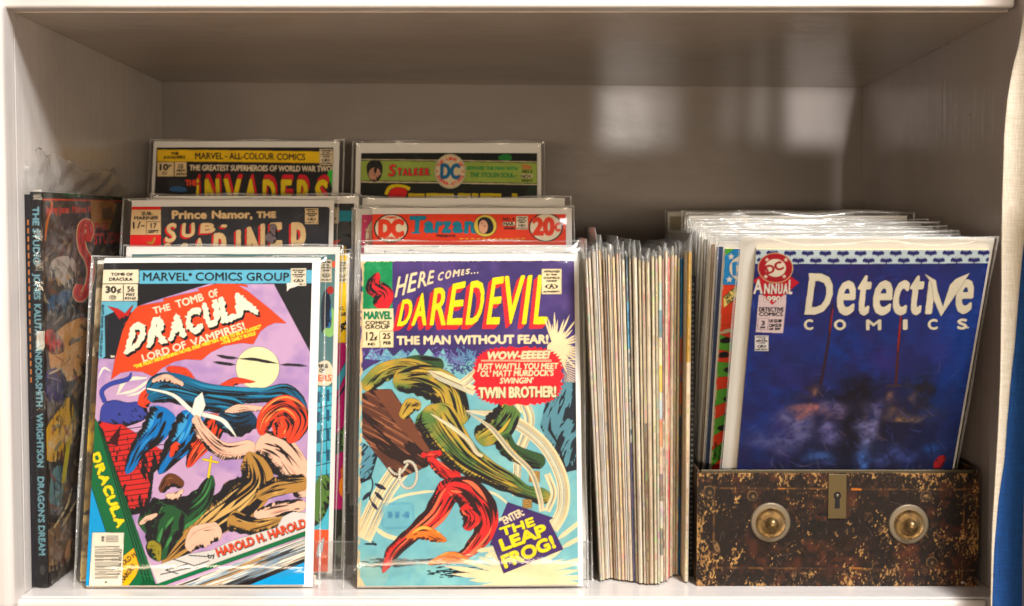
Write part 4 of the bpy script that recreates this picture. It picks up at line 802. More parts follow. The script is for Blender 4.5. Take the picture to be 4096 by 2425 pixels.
def art_album():
    """painted album cover; its local x runs from spine to fore-edge"""
    p = Print(.228, .312, [(176, 768), (498, 795), (492, 2300), (205, 2388)], (62, 54, 48), seed=43)
    al = ((0, p.H, 0, p.W), np.ones((p.H, p.W), bool)); p.wash(al, (92, 84, 76), 60, .8); p.wash(al, (40, 34, 36), 35, .7)
    H = (60, 640, .24262); p.view(*H)
    p.poly([(470, 500), (2000, 560), (1900, 720), (490, 660)], (30, 38, 28)); p.brush([(780, 560), (900, 600), (1200, 600)], 60, (30, 96, 50), (.3, .3), a=.7); p.brush([(1450, 660), (1600, 600), (1800, 640)], 90, (24, 100, 48), (.3, .3), a=.8)
    p.poly([(495, 660), (1800, 715), (1800, 740), (495, 690)], (206, 66, 34)); p.brush([(600, 690), (630, 780), (560, 1100), (530, 1450)], 34, (196, 110, 40), (.5, .3))
    p.text('Jeffrey Jones', 540, 935, 895, 935, 130, (206, 56, 40), bold=.25); p.text('Michael Kaluta', 945, 938, 1400, 940, 130, (206, 56, 40), bold=.25)
    cm = p.poly([(740, 960), (1160, 950), (1230, 1150), (1050, 1330), (850, 1330), (740, 1200)], (52, 46, 56), smooth=2); p.ink(cm, 40, 12, 1.4, 140, (150, 140, 130), a=.5)
    cm = p.poly([(1245, 700), (1600, 730), (1700, 800), (1640, 1000), (1560, 1300), (1250, 1200)], (178, 132, 66)); p.poly([(1440, 900), (1600, 840), (1640, 1080), (1450, 1090)], (120, 92, 60), line=.5, lc=(170, 50, 30))
    # big red scroll letter and THE
    sp = [(1180, 1500 + 0), (1230, 1300), (1180, 1130), (1100, 1200), (1080, 1420), (1110, 1650), (1200, 1850), (1240, 2100), (1180, 2400), (1080, 2560), (1010, 2450), (1060, 2300)]
    p.brush(sp, 150, (222, 190, 150), n=80); p.brush(sp, 118, (206, 44, 40), n=80)
    p.text('THE', 1280, 1290, 1530, 1300, 130, (196, 44, 44), bold=.6); p.text('STUDIO', 1290, 1560, 1820, 1560, 190, (196, 60, 50), bold=.7)
    p.view(0, 600, 1.2302)
    cm = p.poly([(160, 400), (200, 370), (250, 390), (240, 500), (180, 480)], (176, 172, 170), smooth=2); p.ink(cm, 20, 20, 2, 70, (60, 60, 64))
    for pts, c in (([(150, 520), (230, 490), (250, 560), (170, 600)], (50, 84, 120)), ([(160, 640), (300, 590), (300, 760), (240, 830), (170, 800)], (196, 150, 96)), ([(150, 620), (190, 640), (220, 720), (160, 720)], (176, 60, 44)), ([(150, 760), (210, 770), (230, 900), (150, 880)], (70, 66, 110)), ([(150, 960), (200, 900), (230, 860), (250, 1000), (200, 1080), (150, 1060)], (196, 156, 50)), ([(170, 1080), (220, 1100), (210, 1250), (165, 1240)], (96, 130, 140)), ([(200, 1180), (260, 1060), (270, 1140), (210, 1260)], (90, 76, 66)), ([(150, 1280), (230, 1250), (240, 1400), (150, 1420)], (120, 96, 76)), ([(215, 1340), (235, 1330), (230, 1400), (205, 1410)], (190, 150, 120))):
        cm = p.poly(pts, c, smooth=2); p.ink(cm, 26, 22, 2.6, 80, (30, 26, 30), spread=.8, a=.7); p.ink(cm, 10, 20, 1.4, 80, (220, 200, 160), spread=.8, a=.5)
    for pts in ([(180, 1280), (215, 1230), (230, 1180)], [(200, 1290), (245, 1220)], [(165, 780), (200, 770)]): p.brush(pts, 7, (200, 186, 150), (.5, .5))
    p.brush([(205, 1150), (225, 1000)], 12, (180, 170, 40), (.8, .4))
    for i in range(420):
        x, y = 150 + p.rs.rand() * 260, 330 + p.rs.rand() * 1100; an = p.rs.randn() * .6 + 1.3; q = 6 + 22 * p.rs.rand(); cc = [(120, 104, 84), (34, 30, 34), (150, 146, 140), (60, 80, 104), (168, 128, 70), (130, 60, 46), (84, 96, 70), (196, 180, 150)][p.rs.randint(8)]
        p.brush([(x - q * cos(an), y - q * sin(an)), (x + 4 * p.rs.randn(), y), (x + q * cos(an), y + q * sin(an))], 3 + 9 * p.rs.rand(), cc, (.1, .1), a=.5, n=8)
    p.view(60, 640, .24262); p.brush(sp, 150, (222, 190, 150), n=80, a=.8); p.brush(sp, 118, (206, 44, 40), n=80); p.brush(sp, 40, (120, 30, 30), (.2, .2), n=80, a=.5)
    return p.finish(.03, .85, (1, .96, .9))
def art_spine_album():
    """black spine with pale blue lettering reading downwards"""
    p = Print(.0085, .312, [(0, 0), (8.5, 0), (8.5, 312), (0, 312)], (26, 25, 28), seed=47); B = (108, 150, 162)
    for tx, a, b in (('THE STUDIO', 12, 57), ('JONES', 64, 84), ('KALUTA', 88, 112), ('WINDSOR-SMITH', 116, 168), ('WRIGHTSON', 174, 216), ("DRAGON'S DREAM", 224, 286)):
        p.text(tx, 2.0, a, 2.0, b, 4.4, B, bold=.14)
    p.ell(4.2, 298, 2, 4, (60, 58, 58)); return p.finish(.02, .8, (1, 1, 1))
def art_spine_thin():
    p = Print(.0050, .310, [(0, 0), (5, 0), (5, 310), (0, 310)], (24, 24, 34), seed=53)
    for i in range(20): p.rect(2.0, 20 + i * 6.5, 3.0, 24 + i * 6.5, (190, 120, 60))
    return p.finish(.02, .8)
def art_spine_coil():
    p = Print(.0045, .245, [(0, 0), (4.5, 0), (4.5, 245), (0, 245)], (24, 23, 24), seed=59)
    for i in range(56): p.rect(1.2, 6 + i * 4.2, 3.4, 7.6 + i * 4.2, (86, 84, 80))
    return p.finish(.02, .8)

def art_mottled():
    p = art_plain(.172, .259, [(.08, (150, 140, 120)), (.3, (206, 190, 160)), (.45, (120, 96, 60)), (.62, (222, 186, 60)), (.8, (150, 126, 70)), (1, (190, 170, 120))], 71, 60)
    p.wash(((0, p.H, 0, p.W), np.ones((p.H, p.W), bool)), (96, 80, 60), 24, .9); return p.finish(.04, .8)

# ------------------------------------------------------------------ the shelf (painted bookcase bay)
case = thing('bookcase', 'white painted wooden bookcase bay that holds all the comics', 'bookcase', (0, 0, 0))
XL, XR, D, ZT = -.384, .3757, .452, .4492
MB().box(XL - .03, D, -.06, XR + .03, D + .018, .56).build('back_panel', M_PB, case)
MB().box(XL - .022, -.002, -.06, XL, D - .001, .56).build('side_panel', M_PZ, case)
MB().box(XR, -.12, -.20, XR + .022, D - .001, .62).build('side_panel', M_PR, case)
m = MB(); b = .0105
m.add([(XL+.0005,-.003,ZT),(XR-.0005,-.003,ZT),(XR-.0005,D-.001,ZT-.0142),(XL+.0005,D-.001,ZT-.0082),(XL+.0005,-.003,.54),(XR-.0005,-.003,.54),(XR-.0005,D-.001,.54),(XL+.0005,D-.001,.54)],
      [(0,3,2,1),(4,5,6,7),(0,1,5,4),(1,2,6,5),(2,3,7,6),(3,0,4,7)])
m.build('shelf_board', M_PT, case)
MB().box(XL - .05, -.024, ZT + .0006, .3735, -.0035, .57).build('front_trim', M_PX, case, bevel=.0022, seg=3)
MB().box(XL + .0005, -.0145, -.03, XR - .0005, D - .001, 0).build('shelf_board', M_PX, case, bevel=.001)
MB().box(XL - .05, -.022, -.14, .3625, -.0150, -.0008).build('front_trim', M_PX, case, bevel=.0035, seg=4)
MB().box(XL - .06, -.034, -.0075, XL + .0012, -.0025, .4555).build('upright_post', M_PZ, case, bevel=.006, seg=4)

# ------------------------------------------------------------------ bagged comics
def quat(lean, roll=0, yaw=0):
    return (Euler((0, 0, R_(yaw))).to_matrix() @ Euler((R_(-lean), 0, 0)).to_matrix() @ Euler((0, R_(roll), 0)).to_matrix()).to_quaternion()
def film_sheets(w, h, t, ml, mr, mt, mb, seed, front=True):
    """a flat bag: two sheets meeting along folded edges"""
    rs = random.Random(seed); m = MB(); e = .0011
    xs = [-ml, -ml + e] + [w * i / 10 for i in range(11)] + [w + mr - e, w + mr]
    zs = [-mb, -mb + e] + [h * i / 14 for i in range(15)] + [h + mt - e, h + mt]
    nx, nz = len(xs), len(zs); ph = [rs.random() * 6 for _ in range(6)]
    for side in (-1, 1):
        vs = []
        for z in zs:
            for x in xs:
                fx = max(0, min(1, (x + ml) / (ml + .006), (w + mr - x) / (mr + .006))); fz = max(0, min(1, (z + mb) / (mb + .006), (h + mt - z) / (mt + .004)))
                f = min(1, fx * 1.0) * min(1, fz) ; f = f ** .6 if f > 0 else 0
                wob = .00018 * (sin(x * 60 + ph[0] + z * 21) + sin(z * 47 + ph[1]) + sin(x * 23 - z * 71 + ph[2])) * f
                off = (-.0019 - abs(wob)) if side < 0 else (t + .0021)
                y = t * .5 + (off - t * .5) * f
                vs.append((x + (.0006 * sin(z * 40 + ph[3]) if x in (xs[0], xs[-1]) else 0), y, z + (.0008 * sin(x * 70 + ph[4]) if z == zs[-1] else 0)))
        fs = []; ms = []
        for j in range(nz - 1):
            for i in range(nx - 1):
                a = j * nx + i; q = (a, a + 1, a + nx + 1, a + nx); fs.append(q if side < 0 else q[::-1]); ms.append(1 if i in (0, nx - 2) or j in (nz - 2,) else 0)
        b = len(m.v); m.v += vs; m.f += [tuple(k + b for k in f) for f in fs]; m.m += ms
    return m
def comic(label, T, lean, w, h, art=None, roll=0, yaw=0, group='bagged comics', t=.0028, board=(.004, .007, .004), film=(.006, .011, .004), seed=1, flat=None, name='bagged_comic'):
    """bagged comic: origin at the cover's lower left corner; board/film = margins left, right, top"""
    o = thing(name, label, 'comic', T, quat(lean, roll, yaw), group)
    if art is not None: art.mesh('cover', o)
    else: MB().box(0, -.0006, 0, w, -.0001, h).build('cover', flat or M_BOARD, o)
    MB().box(.0004, .0, .0004, w - .0006, t, h - .0006).build('page_block', M_PAGES, o)
    MB().box(-board[0], t + .0003, -.0015, w + board[1], t + .0011, h + board[2]).build('backing_board', M_BOARD, o)
    film_sheets(w, h, t + .0011, max(film[0], board[0] + .001), max(film[1], board[1] + .001), max(film[2], board[2] + .0015), .0028, seed).build('sleeve', [M_FILM, M_FOLD], o, smooth=True)
    return o
GL, GM, GR_ = 'bagged comics of the left stack', 'bagged comics of the middle stack', 'bagged comics in the metal box'
comic('comic with a white title on an orange banner over lilac, front of left stack', (-.3394, .007, .003), 15, .1721, .2615, art_tomb(), -.12, .61, GL, film=(.011, .012, .0055), board=(.0005, .0064, .0052), seed=1)
comic('comic with a slanted yellow title on purple, front of the middle stack', (-.125, .0065, .003), 12.44, .1744, .2606, art_swinging(), -.2, .94, GM, film=(.012, .008, .0075), board=(.0005, .004, .0065), seed=2)
comic('comic with a teal right edge directly behind the orange banner comic of the left stack', (-.3264, .0445, .005), 14, .173, .265, art_teal_street(), group=GL, board=(.006, .0033, .0075), film=(.009, .0062, .009), seed=3)
comic('comic with a yellow and magenta right edge, third in the left stack', (-.3171, .0565, .004), 14, .173, .265, art_yellow_magenta(), group=GL, board=(.004, .0010, .002), film=(.006, .0028, .006), seed=4)
YB = simple('ochre_print', (206, 168, 70), .5, g=.8)
comic('comic showing only a brown and yellow left edge beside the black album', (-.3500, .026, .003), 14, .172, .259, art_mottled(), group=GL, board=(.001, .002, .004), film=(.005, .004, .006), seed=5)
comic('dark grey comic with cream and red title letters in the left stack', (-.3438, .1121, .0508), 14, .177, .26, art_namor(), group=GL, board=(.001, .0035, .007), film=(.009, .008, .0080), seed=6)
comic('dark comic with a teal corner peeking out behind the cream and red titled comic', (-.3242, .1321, .054), 14, .177, .26, art_behind_namor(), group=GL, board=(.006, .004, .008), film=(.009, .007, .010), seed=7)
comic('black comic with a yellow top band, highest at the back of the left stack', (-.3605, .2701, .1119), 14, .177, .26, art_invaders(), group=GL, board=(.004, .006, .0075), film=(.008, .011, .0085), seed=8)
for i, (dx, dy, z, h, lb) in enumerate(((.006, .029, .009, .264, 'comic whose plain white board shows just above the purple comic'), (.0035, .040, .011, .267, 'comic with black pen ticks on its white board, second behind the purple comic'), (.001, .050, .014, .269, 'comic with a clear glossy bag top just below the orange comic with the 20c circle'))):
    o = comic(lb, (-.125 + dx - .002, .0065 + dy, z - .006), 12.6, .172, h - .006, None, group=GM, flat=simple('plain_cover', ((120, 150, 170), (190, 110, 80), (90, 110, 80))[i], .5, g=.8), board=(.004, .006, .006), film=(.009, .011, .010), seed=10 + i)
    if i == 1:
        m = MB()
        for x, l in ((.012, .003), (.033, .0042), (.0352, .0042)): m.add([(x, -.0022, .2635), (x + .0006, -.0022, .2635), (x + .0014, -.0022, .2635 + l), (x + .0008, -.0022, .2635 + l)], [(0, 1, 2, 3)])
        m.build('pen_mark', M_DARK, o)
comic('orange comic with a blue title and a 20c price circle', (-.1285, .1106, .0461), 14, .173, .258, art_tarzan(), group=GM, board=(.0005, .0055, .0066), film=(.014, .008, .0078), seed=14)
comic('comic with a pink left edge just behind the orange comic with the 20c circle', (-.1389, .1226, .0456), 14, .173, .258, art_pink(), group=GM, board=(.006, .004, .0066), film=(.009, .007, .0080), seed=15)
comic('comic whose grey white board shows between the orange and lime banded comics', (-.137, .150, .052), 14, .172, .258, None, group=GM, flat=simple('plain_cover_grey', (110, 110, 104), .5, g=.8), board=(.005, .010, .0105), film=(.009, .016, .012), seed=16)
comic('comic with a lime green band and round badge, highest of the middle stack', (-.1523, .2426, .1068), 14, .173, .258, art_stalker(), group=GM, board=(.0055, .004, .0115), film=(.009, .008, .0135), seed=17)

# ------------------------------------------------------------------ clear acrylic riser under the back rows
st = thing('acrylic_stand', 'clear acrylic stepped display stand under the back rows of comics', 'display stand', (-.337, .036, 0))
m = MB(); m.box(0, 0, .0005, .398, .0025, .031, 0); m.box(0, -.0001, .031, .398, .0026, .0318, 1); m.box(.398, -.0001, .0005, .3987, .0026, .0318, 1); m.build('front_lip', [M_ACR, M_ACRE], st)
for y0, z in ((.066, .040), (.226, .101)):
    m = MB(); m.box(0, y0, .0005, .398, y0 + .003, z - .0031, 0); m.box(0, y0, z - .003, .398, y0 + .095, z, 0); m.box(.3983, y0, z - .003, .399, y0 + .095, z, 1); m.build('step', [M_ACR, M_ACRE], st)
m = MB(); m.box(0, .0028, .0005, .398, .065, .003); m.build('base_sheet', M_ACR, st)

# ------------------------------------------------------------------ the album and thin black book at the far left
SL = 'large black book with pale blue spine lettering, wrapped in crumpled plastic'
al = thing('album_book', SL, 'book', (-.3787, .0105, .001), None, None)
sp = art_spine_album().mesh('spine', al, bow=.0004)
cv = art_album().mesh('front_cover', al, bow=.0); cv.rotation_euler = (0, 0, R_(90)); cv.location = (.0088, .0002, 0)
MB().box(.0003, .0008, .0004, .0082, .226, .3115).build('page_block', M_DARK, al)
rs = random.Random(5)
def crump(us, vs_, fn, name, parent, mat=M_CRUMP):
    m = MB(); V = [fn(u, v) for v in vs_ for u in us]; n = len(us)
    F = [(j*n+i, j*n+i+1, (j+1)*n+i+1, (j+1)*n+i) for j in range(len(vs_)-1) for i in range(n-1)]; m.add(V, F); return m.build(name, mat, parent, smooth=False)
U = [i / 30 for i in range(31)]; VV = [i / 40 for i in range(41)]
def wr(u, v, a): return a * (sin(u * 17 + v * 9) * .5 + sin(u * 7 - v * 23 + 1.3) * .5 + .6 * sin(u * 31 + v * 41 + 2) * .4 + (rs.random() - .5) * .8)
crump(U, VV, lambda u, v: (.0092 + .0010 + abs(wr(u, v, .0020)) + (.003 * max(0, u - .8) * 5 if v < .98 else 0), -.0015 + .236 * u, -.001 + .3145 * v), 'sleeve', al)
def flap(u, v):
    y = .005 + .25 * u; top = .026 - .006 * u + .004 * sin(u * 9) + (.004 if u < .1 else 0) - max(0, u - .8) * .09
    return (.0055 + .004 * v + .0024 * v * sin(u * 11 + 2 * v) + .0010 * sin(u * 29 - 8 * v) - .006 * v * (1 - u) * (1 if u < .2 else .3), y - .006 * v * (1 - u), .3128 + (top + .0015 * sin(u * 40)) * v)
crump(U, [i / 6 for i in range(7)], flap, 'sleeve', al, M_LOOSE)
crump(U, [1, 1.05], flap, 'sleeve', al, M_FOLD)
crump([i / 5 for i in range(6)], VV, lambda u, v: (-.0055 + .0155 * u, -.0022 - .0012 * sin(pi * u) + .0004 * sin(v * 40), -.001 + .3145 * v), 'sleeve', al, M_FILM)
crump([i / 5 for i in range(6)], [i / 5 for i in range(6)], lambda u, v: (-.0045 + .0145 * u - .004 * v * (1 - u), -.0022 + .006 * v + wr(u, v, .002), .3135 + .020 * v - .006 * u * v), 'sleeve', al, M_LOOSE)
tb = thing('thin_book', 'thin black book with orange specks squeezed between bookcase side and black album', 'book', (-.3838, .0125, .001))
art_spine_thin().mesh('spine', tb, bow=.0003); MB().box(.0003, .0006, .0004, .0047, .215, .3095).build('cover', M_DARK, tb)

# ------------------------------------------------------------------ upright comics packed spine outwards
GP = 'comics standing spine out in the upright row'
# colour words, spine colours (bands from the top), thickness mm
PK = [('grey film', [(168, 162, 158)], 2.4), ('mauve tan', [(196, 172, 154)], 2.8), ('grey film with dark flecks', [(150, 150, 150), (110, 112, 118), (170, 168, 164)], 4.4), ('white', [(246, 240, 230)], 1.0), ('peach cream', [(230, 198, 160)], 3.6), ('dark brown', [(120, 92, 72)], 2.6), ('bright white', [(248, 240, 226)], 1.0),
      ('tan', [(196, 170, 134)], 2.6), ('white narrow', [(244, 232, 212)], 1.0), ('orange tan', [(222, 178, 124)], 2.8), ('mauve beige', [(190, 164, 144)], 3.2), ('pure white', [(250, 244, 234)], 1.0), ('cream', [(238, 218, 188)], 3.4), ('blue topped violet', [(30, 66, 90), (0, 130, 190), (110, 128, 130), (90, 100, 100), (60, 50, 96), (60, 46, 100), (52, 42, 92)], 2.4),
      ('olive tan', [(150, 132, 104)], 2.4), ('pale grey', [(206, 196, 182), (190, 178, 164)], 4.6), ('mustard tan', [(174, 158, 104), (150, 132, 100)], 2.6), ('dim brown', [(142, 120, 92), (128, 108, 84)], 3.0), ('cream grey', [(208, 190, 156), (196, 170, 138)], 4.6), ('buff', [(204, 188, 144), (180, 170, 130)], 3.0), ('olive grey', [(160, 148, 116), (120, 132, 92), (180, 176, 168)], 2.8),
      ('cyan and yellow banded', [(214, 186, 130), (110, 186, 186), (70, 120, 140), (210, 190, 120), (216, 180, 60), (90, 140, 180), (220, 140, 90), (200, 150, 110), (60, 60, 66), (150, 160, 170), (80, 90, 90), (180, 170, 150)], 3.6), ('maroon', [(130, 84, 84), (150, 120, 100)], 2.0), ('brown film', [(176, 150, 122)], 3.4), ('pink red', [(232, 130, 124), (226, 90, 104), (220, 150, 120), (226, 80, 90), (222, 100, 100)], 2.6),
      ('peach tan', [(208, 172, 138)], 2.8), ('ivory', [(246, 236, 210)], 1.2), ('yellow tan', [(206, 172, 110), (190, 160, 120)], 2.8), ('light cream', [(226, 204, 166)], 2.4), ('blue and orange', [(0, 124, 190), (190, 84, 30), (60, 50, 50), (30, 80, 120)], 2.2), ('white sided last', [(196, 156, 70), (206, 178, 150), (200, 180, 160)], 4.8)]
tot = sum(k[2] for k in PK); rs = random.Random(11)
def band_print(cols, w, h, seed):
    cols = [tuple((.5 * v + .5 * q) for v, q in zip(c, (246, 236, 220))) if min(c) > 85 and max(c) - min(c) < 100 else c for c in cols]
    p = Print(w, h, [(0, 0), (w * 1000, 0), (w * 1000, h * 1000), (0, h * 1000)], cols[-1], ppmm=4, seed=seed); n = len(cols)
    for i, c in enumerate(cols): p.rect(-1, h * 1000 * i / n, 99, h * 1000 * (i + 1) / n, c)
    for i in range(int(w * 1000 * 2.2)): x = p.rs.rand() * w * 1000; c = .35 + .5 * p.rs.rand() if i % 3 == 0 else 1; q = tuple(v * c for v in cols[0]) if c < 1 else (246, 240, 228); p.brush([(x, 0), (x + p.rs.randn() * .25, h * 500), (x + p.rs.randn() * .25, h * 1000)], .26, q, a=.6, n=8)
    for x in (0, w * 1000): p.brush([(x, 0), (x, h * 1000)], .5, tuple(v * .28 for v in cols[0]), a=.85, n=4)  # dark edges: shade of the gaps between comics painted onto the spine
    for i in range(30):
        y = p.rs.rand() * h * 1000; p.rect(w * 500 - .3, y, w * 500 + .3, y + 2 + 5 * p.rs.rand(), tuple(v * (.5 + .7 * p.rs.rand()) for v in cols[0]), a=.35)
    if w > .002:
        for y in (.17 + .12 * p.rs.rand(), .70 + .14 * p.rs.rand()): p.rect(w * 500 - .2, h * 1000 * y, w * 500 + .2, h * 1000 * y + 8, tuple(v * .6 for v in cols[0]), a=.6)
    return p.finish(.05, .92 * (.78 + .3 * p.rs.rand()), (1, .985, .96))
acc = 0; nP = len(PK)
for i, (wd, cols, t) in enumerate(PK):
    f = (acc + t / 2) / tot; acc += t; w = t / 1000 * (.78 if t > 1.3 else 1)
    xb = .0675 + (.1385 - .0675) * f - w / 2; xt = .0545 + (.1400 - .0545) * f - w / 2
    prof = [(0, .030), (.12, .040), (.2, .036), (.35, .029), (.55, .021), (.66, .023), (.75, .032), (.85, .050), (.95, .054), (.97, .030), (1, .026)]
    Y = np.interp(f, [a for a, b in prof], [b for a, b in prof]) + rs.uniform(-.0012, .0012)
    board = t < 1.3; h = (.2665 if board else .2600) + rs.uniform(-.0045, .003) + (.0035 if .08 < f < .25 else 0) + (.002 if f > .75 else 0)
    roll = math.degrees(math.atan2(xt - xb, h)); nm = 'backing_card' if board else 'bagged_comic'
    pos = 'in the upright row' if i else 'first in the upright row'
    o = thing(nm, 'thin white backing card edge standing between the upright comics' if board else ('comic with a %s spine standing %s' % (wd, pos)), 'card' if board else 'comic', (xb, Y, .0015), quat(0, roll), 'cards between the upright comics' if board else GP)
    if board:
        MB().box(0, .0004, 0, w * .8, .17, h).build('card', M_BOARD, o)
        me = band_print(cols, w * .8, h, 100 + i).mesh('front_edge', o, bow=.0)
    else:
        band_print(cols, w, h, 100 + i).mesh('spine', o, bow=w * .5)
        MB().box(.0002, .0003, .0003, w - .0002, .168, h - .0004).build('page_block', M_PAGES, o)
    # the bag: a narrow fold of film round the spine with a puckered loose top
    if not board or i % 2:
        m = MB(); zs = [-.002 + (h + .001) * k / 8 for k in range(9)]; top = h + rs.uniform(.004, .016); zs += [h + (top - h) * q for q in (.3, .65, 1)]
        sec = [(-.0002, .165), (-.0002, .004), (w * .18, -.0012 - w * .35), (w * .5, -.0018 - w * .45), (w * .82, -.0012 - w * .35), (w + .0002, .004), (w + .0002, .165)]
        ph = rs.random() * 6; vs = []
        for k, z in enumerate(zs):
            g = 0 if k < 9 else (k - 8) / 3
            for x, y in sec:
                xx = w / 2 + (x - w / 2) * (1 + .5 * sin(pi * g) - .65 * g * g) + g * .0012 * sin(ph + k); vs.append((xx + .00015 * sin(z * 90 + ph), y + .0016 * g * sin(ph) + (.004 * g if y > .1 else 0), z))
        fs = []; ms = []; n = len(sec)
        for k in range(len(zs) - 1):
            for q in range(n - 1): a = k * n + q; fs.append((a, a + 1, a + n + 1, a + n)); ms.append(1 if k >= 8 else 0)
        m.v += vs; m.f += fs; m.m += ms; m.build('sleeve', [M_FILM, M_FOLD], o, smooth=True)
sp = thing('spiral_book', 'black book with a spiral edge between the upright row and the metal box', 'book', (.1402, .046, .001))
art_spine_coil().mesh('spine', sp, bow=.0005); MB().box(.0003, .0006, .0004, .0042, .165, .2446).build('cover', M_DARK, sp)

# ------------------------------------------------------------------ worn metal box
def tin_mat():
    t = NT('worn_lacquered_tin'); a = t.n('ShaderNodeVertexColor', layer_name='print'); t.l(a, 'Color', t.b, 'Base Color')
    nz = t.n('ShaderNodeTexNoise', Scale=160.0, Detail=5.0); t.l(t.coord((1, 1, .5)), 0, nz, 'Vector'); t.bump(nz, 'Fac', .35, .0012)
    r = t.ramp(nz, 'Fac', [(.35, (.34,) * 3), (.7, (.65,) * 3)]); t.l(r, 0, t.b, 'Roughness'); t.b.inputs['Specular IOR Level'].default_value = .22; return t.m
M_TIN = tin_mat()
def art_tin():
    p = Print(.2235, .0905, [(2700 + 145 * .5568, 1800 + 158 * .5568), (2700 + 2140 * .5568, 1800 + 165 * .5568), (2700 + 2158 * .5568, 1800 + 975 * .5568), (2700 + 150 * .5568, 1800 + 972 * .5568)], (30, 22, 20), seed=61)
    p.view(2700, 1800, .5568); H, W_ = p.H, p.W
    def blend(k, col): k = np.clip(k, 0, 1)[..., None]; p.c[:] = p.c * (1 - k) + np.array(col) / 255 * k
    blend((p.noise(60) + .7 * p.noise(20)) * 2.2, (66, 36, 26)); blend((p.noise(24) + .6 * p.noise(9)) * 2.6 - .8, (92, 56, 36)); blend((p.noise(40) + p.noise(12)) * 2.2 - .5, (20, 17, 18))
    fade = .65 + .7 * (p.noise(70) + .5)
    for k, w in (((270, 250), (268, 945)), 16), (((2036, 165), (2042, 975)), 17), (((275, 268), (1085, 276)), 15), (((1235, 278), (2142, 284)), 16), (((265, 838), (2130, 862)), 18): 
        cm = p.brush(k, w * .8, (140, 96, 46), a=.6)
        if cm: p.wash(cm, (52, 36, 28), 22, 1.5)
    p.brush([(1238, 278), (1310, 281)], 15, (200, 120, 36), a=.8); p.brush([(720, 272), (770, 272)], 11, (180, 110, 40), a=.7); p.brush([(1240, 842), (1330, 845)], 12, (176, 112, 44), a=.7)
    # chipped paint: streaky vertical flakes in clusters, heavier at the edges
    def streak(sx, sy): 
        g = np.random.RandomState(sx * 91 + sy).rand(H // sy + 3, W_ // sx + 3); yy = np.arange(H) / sy; xx = np.arange(W_) / sx; yi = yy.astype(int); xi = xx.astype(int); fy = (yy - yi)[:, None]; fx = (xx - xi)[None]
        return g[yi][:, xi] * (1-fy)*(1-fx) + g[yi+1][:, xi]*fy*(1-fx) + g[yi][:, xi+1]*(1-fy)*fx + g[yi+1][:, xi+1]*fy*fx - .5
    Y, X = np.mgrid[0:H, 0:W_]; edge = np.exp(-np.minimum(np.minimum(X, W_ - X), np.minimum(Y * 1.4, (H - Y) * 1.1)) / 30.0) * .34
    left = np.clip(1 - X / (W_ * .16), 0, 1) * .16
    n = streak(3, 5) * .8 + streak(5, 9) * .75 + streak(11, 16) * .4 + p.noise(40) * .7 + edge + left + streak(2, 3) * .4
    k = np.clip((n + streak(2, 2) * .3 - .46) * 9, 0, 1) * .92; tone = np.clip(.5 + p.noise(14) * 1.2, 0, 1)[..., None]
    colr = (np.array([140, 106, 66]) * (1 - tone) + np.array([206, 164, 104]) * tone) / 255; p.c[:] = p.c * (1 - k[..., None]) + colr * k[..., None]
    k = np.clip((streak(5, 6) + p.noise(26) * .9 + streak(2, 2) * .4 - .50) * 8, 0, 1) * .5; blend(k, (112, 80, 56))
    for x, y, r in ((232, 292, 44), (1765, 328, 40), (1822, 800, 40), (2075, 345, 34), (540, 322, 38)): p.ell(x, y, r, r, (128, 100, 66), a=.6); p.ell(x + 3, y + 3, r * .8, r * .8, (34, 26, 24), a=.9); p.ell(x + 6, y + 8, r * .3, r * .35, (120, 96, 62), a=.8)
    for pts in ([(835, 860), (860, 840), (866, 900), (850, 940), (830, 910)], [(885, 870), (955, 875), (950, 892), (890, 885)], [(258, 640), (300, 650), (325, 740), (285, 730)], [(1800, 350), (1832, 385), (1815, 380)], [(1735, 325), (1800, 310), (1806, 350), (1740, 345)]): cmf = p.poly(pts, (168, 134, 88), smooth=1, a=.7); p.wash(cmf, (60, 44, 34), 8, 1.0)
    p.ell(2048, 948, 9, 8, (200, 214, 220))
    s = p.finish(.08, .80, (1, .98, .95)); return s
BX, BY, BW, BH, BD = .1438, .0185, .2235, .0905, .25
bx = thing('metal_box', 'worn brown lacquered metal box with two brass knobs and a keyhole', 'metal box', (BX, BY, .0004))
art_tin().mesh('front_panel', bx, bow=.0, mat=M_TIN)
M_TINP = NT('dark_tin'); nzz = M_TINP.n('ShaderNodeTexNoise', Scale=60.0, Detail=6.0); M_TINP.l(M_TINP.coord(), 0, nzz, 'Vector'); M_TINP.l(M_TINP.ramp(nzz, 'Fac', [(.4, L3((44, 33, 28))), (.6, L3((84, 62, 44))), (.72, L3((150, 116, 74)))]), 0, M_TINP.b, 'Base Color'); M_TINP.set(Roughness=.45); M_TINP = M_TINP.m
m = MB(); m.box(0, .0002, 0, BW, .0020, BH); m.box(.0005, .0022, 0, .0022, BD, BH + .002); m.box(BW - .0022, .0022, 0, BW - .0005, BD, BH + .002); m.box(.0023, BD - .0018, 0, BW - .0023, BD, BH + .002); m.box(.0023, .0022, 0, BW - .0023, BD - .0019, .0015)
m.build('box_body', M_TINP, bx, bevel=.0006)
m = MB(); m.box(.003, .0026, .0016, BW - .003, .0042, BH + .0022); m.build('inner_rim', simple('tarnished_rim', (74, 66, 48), .4, .5), bx, bevel=.0006)
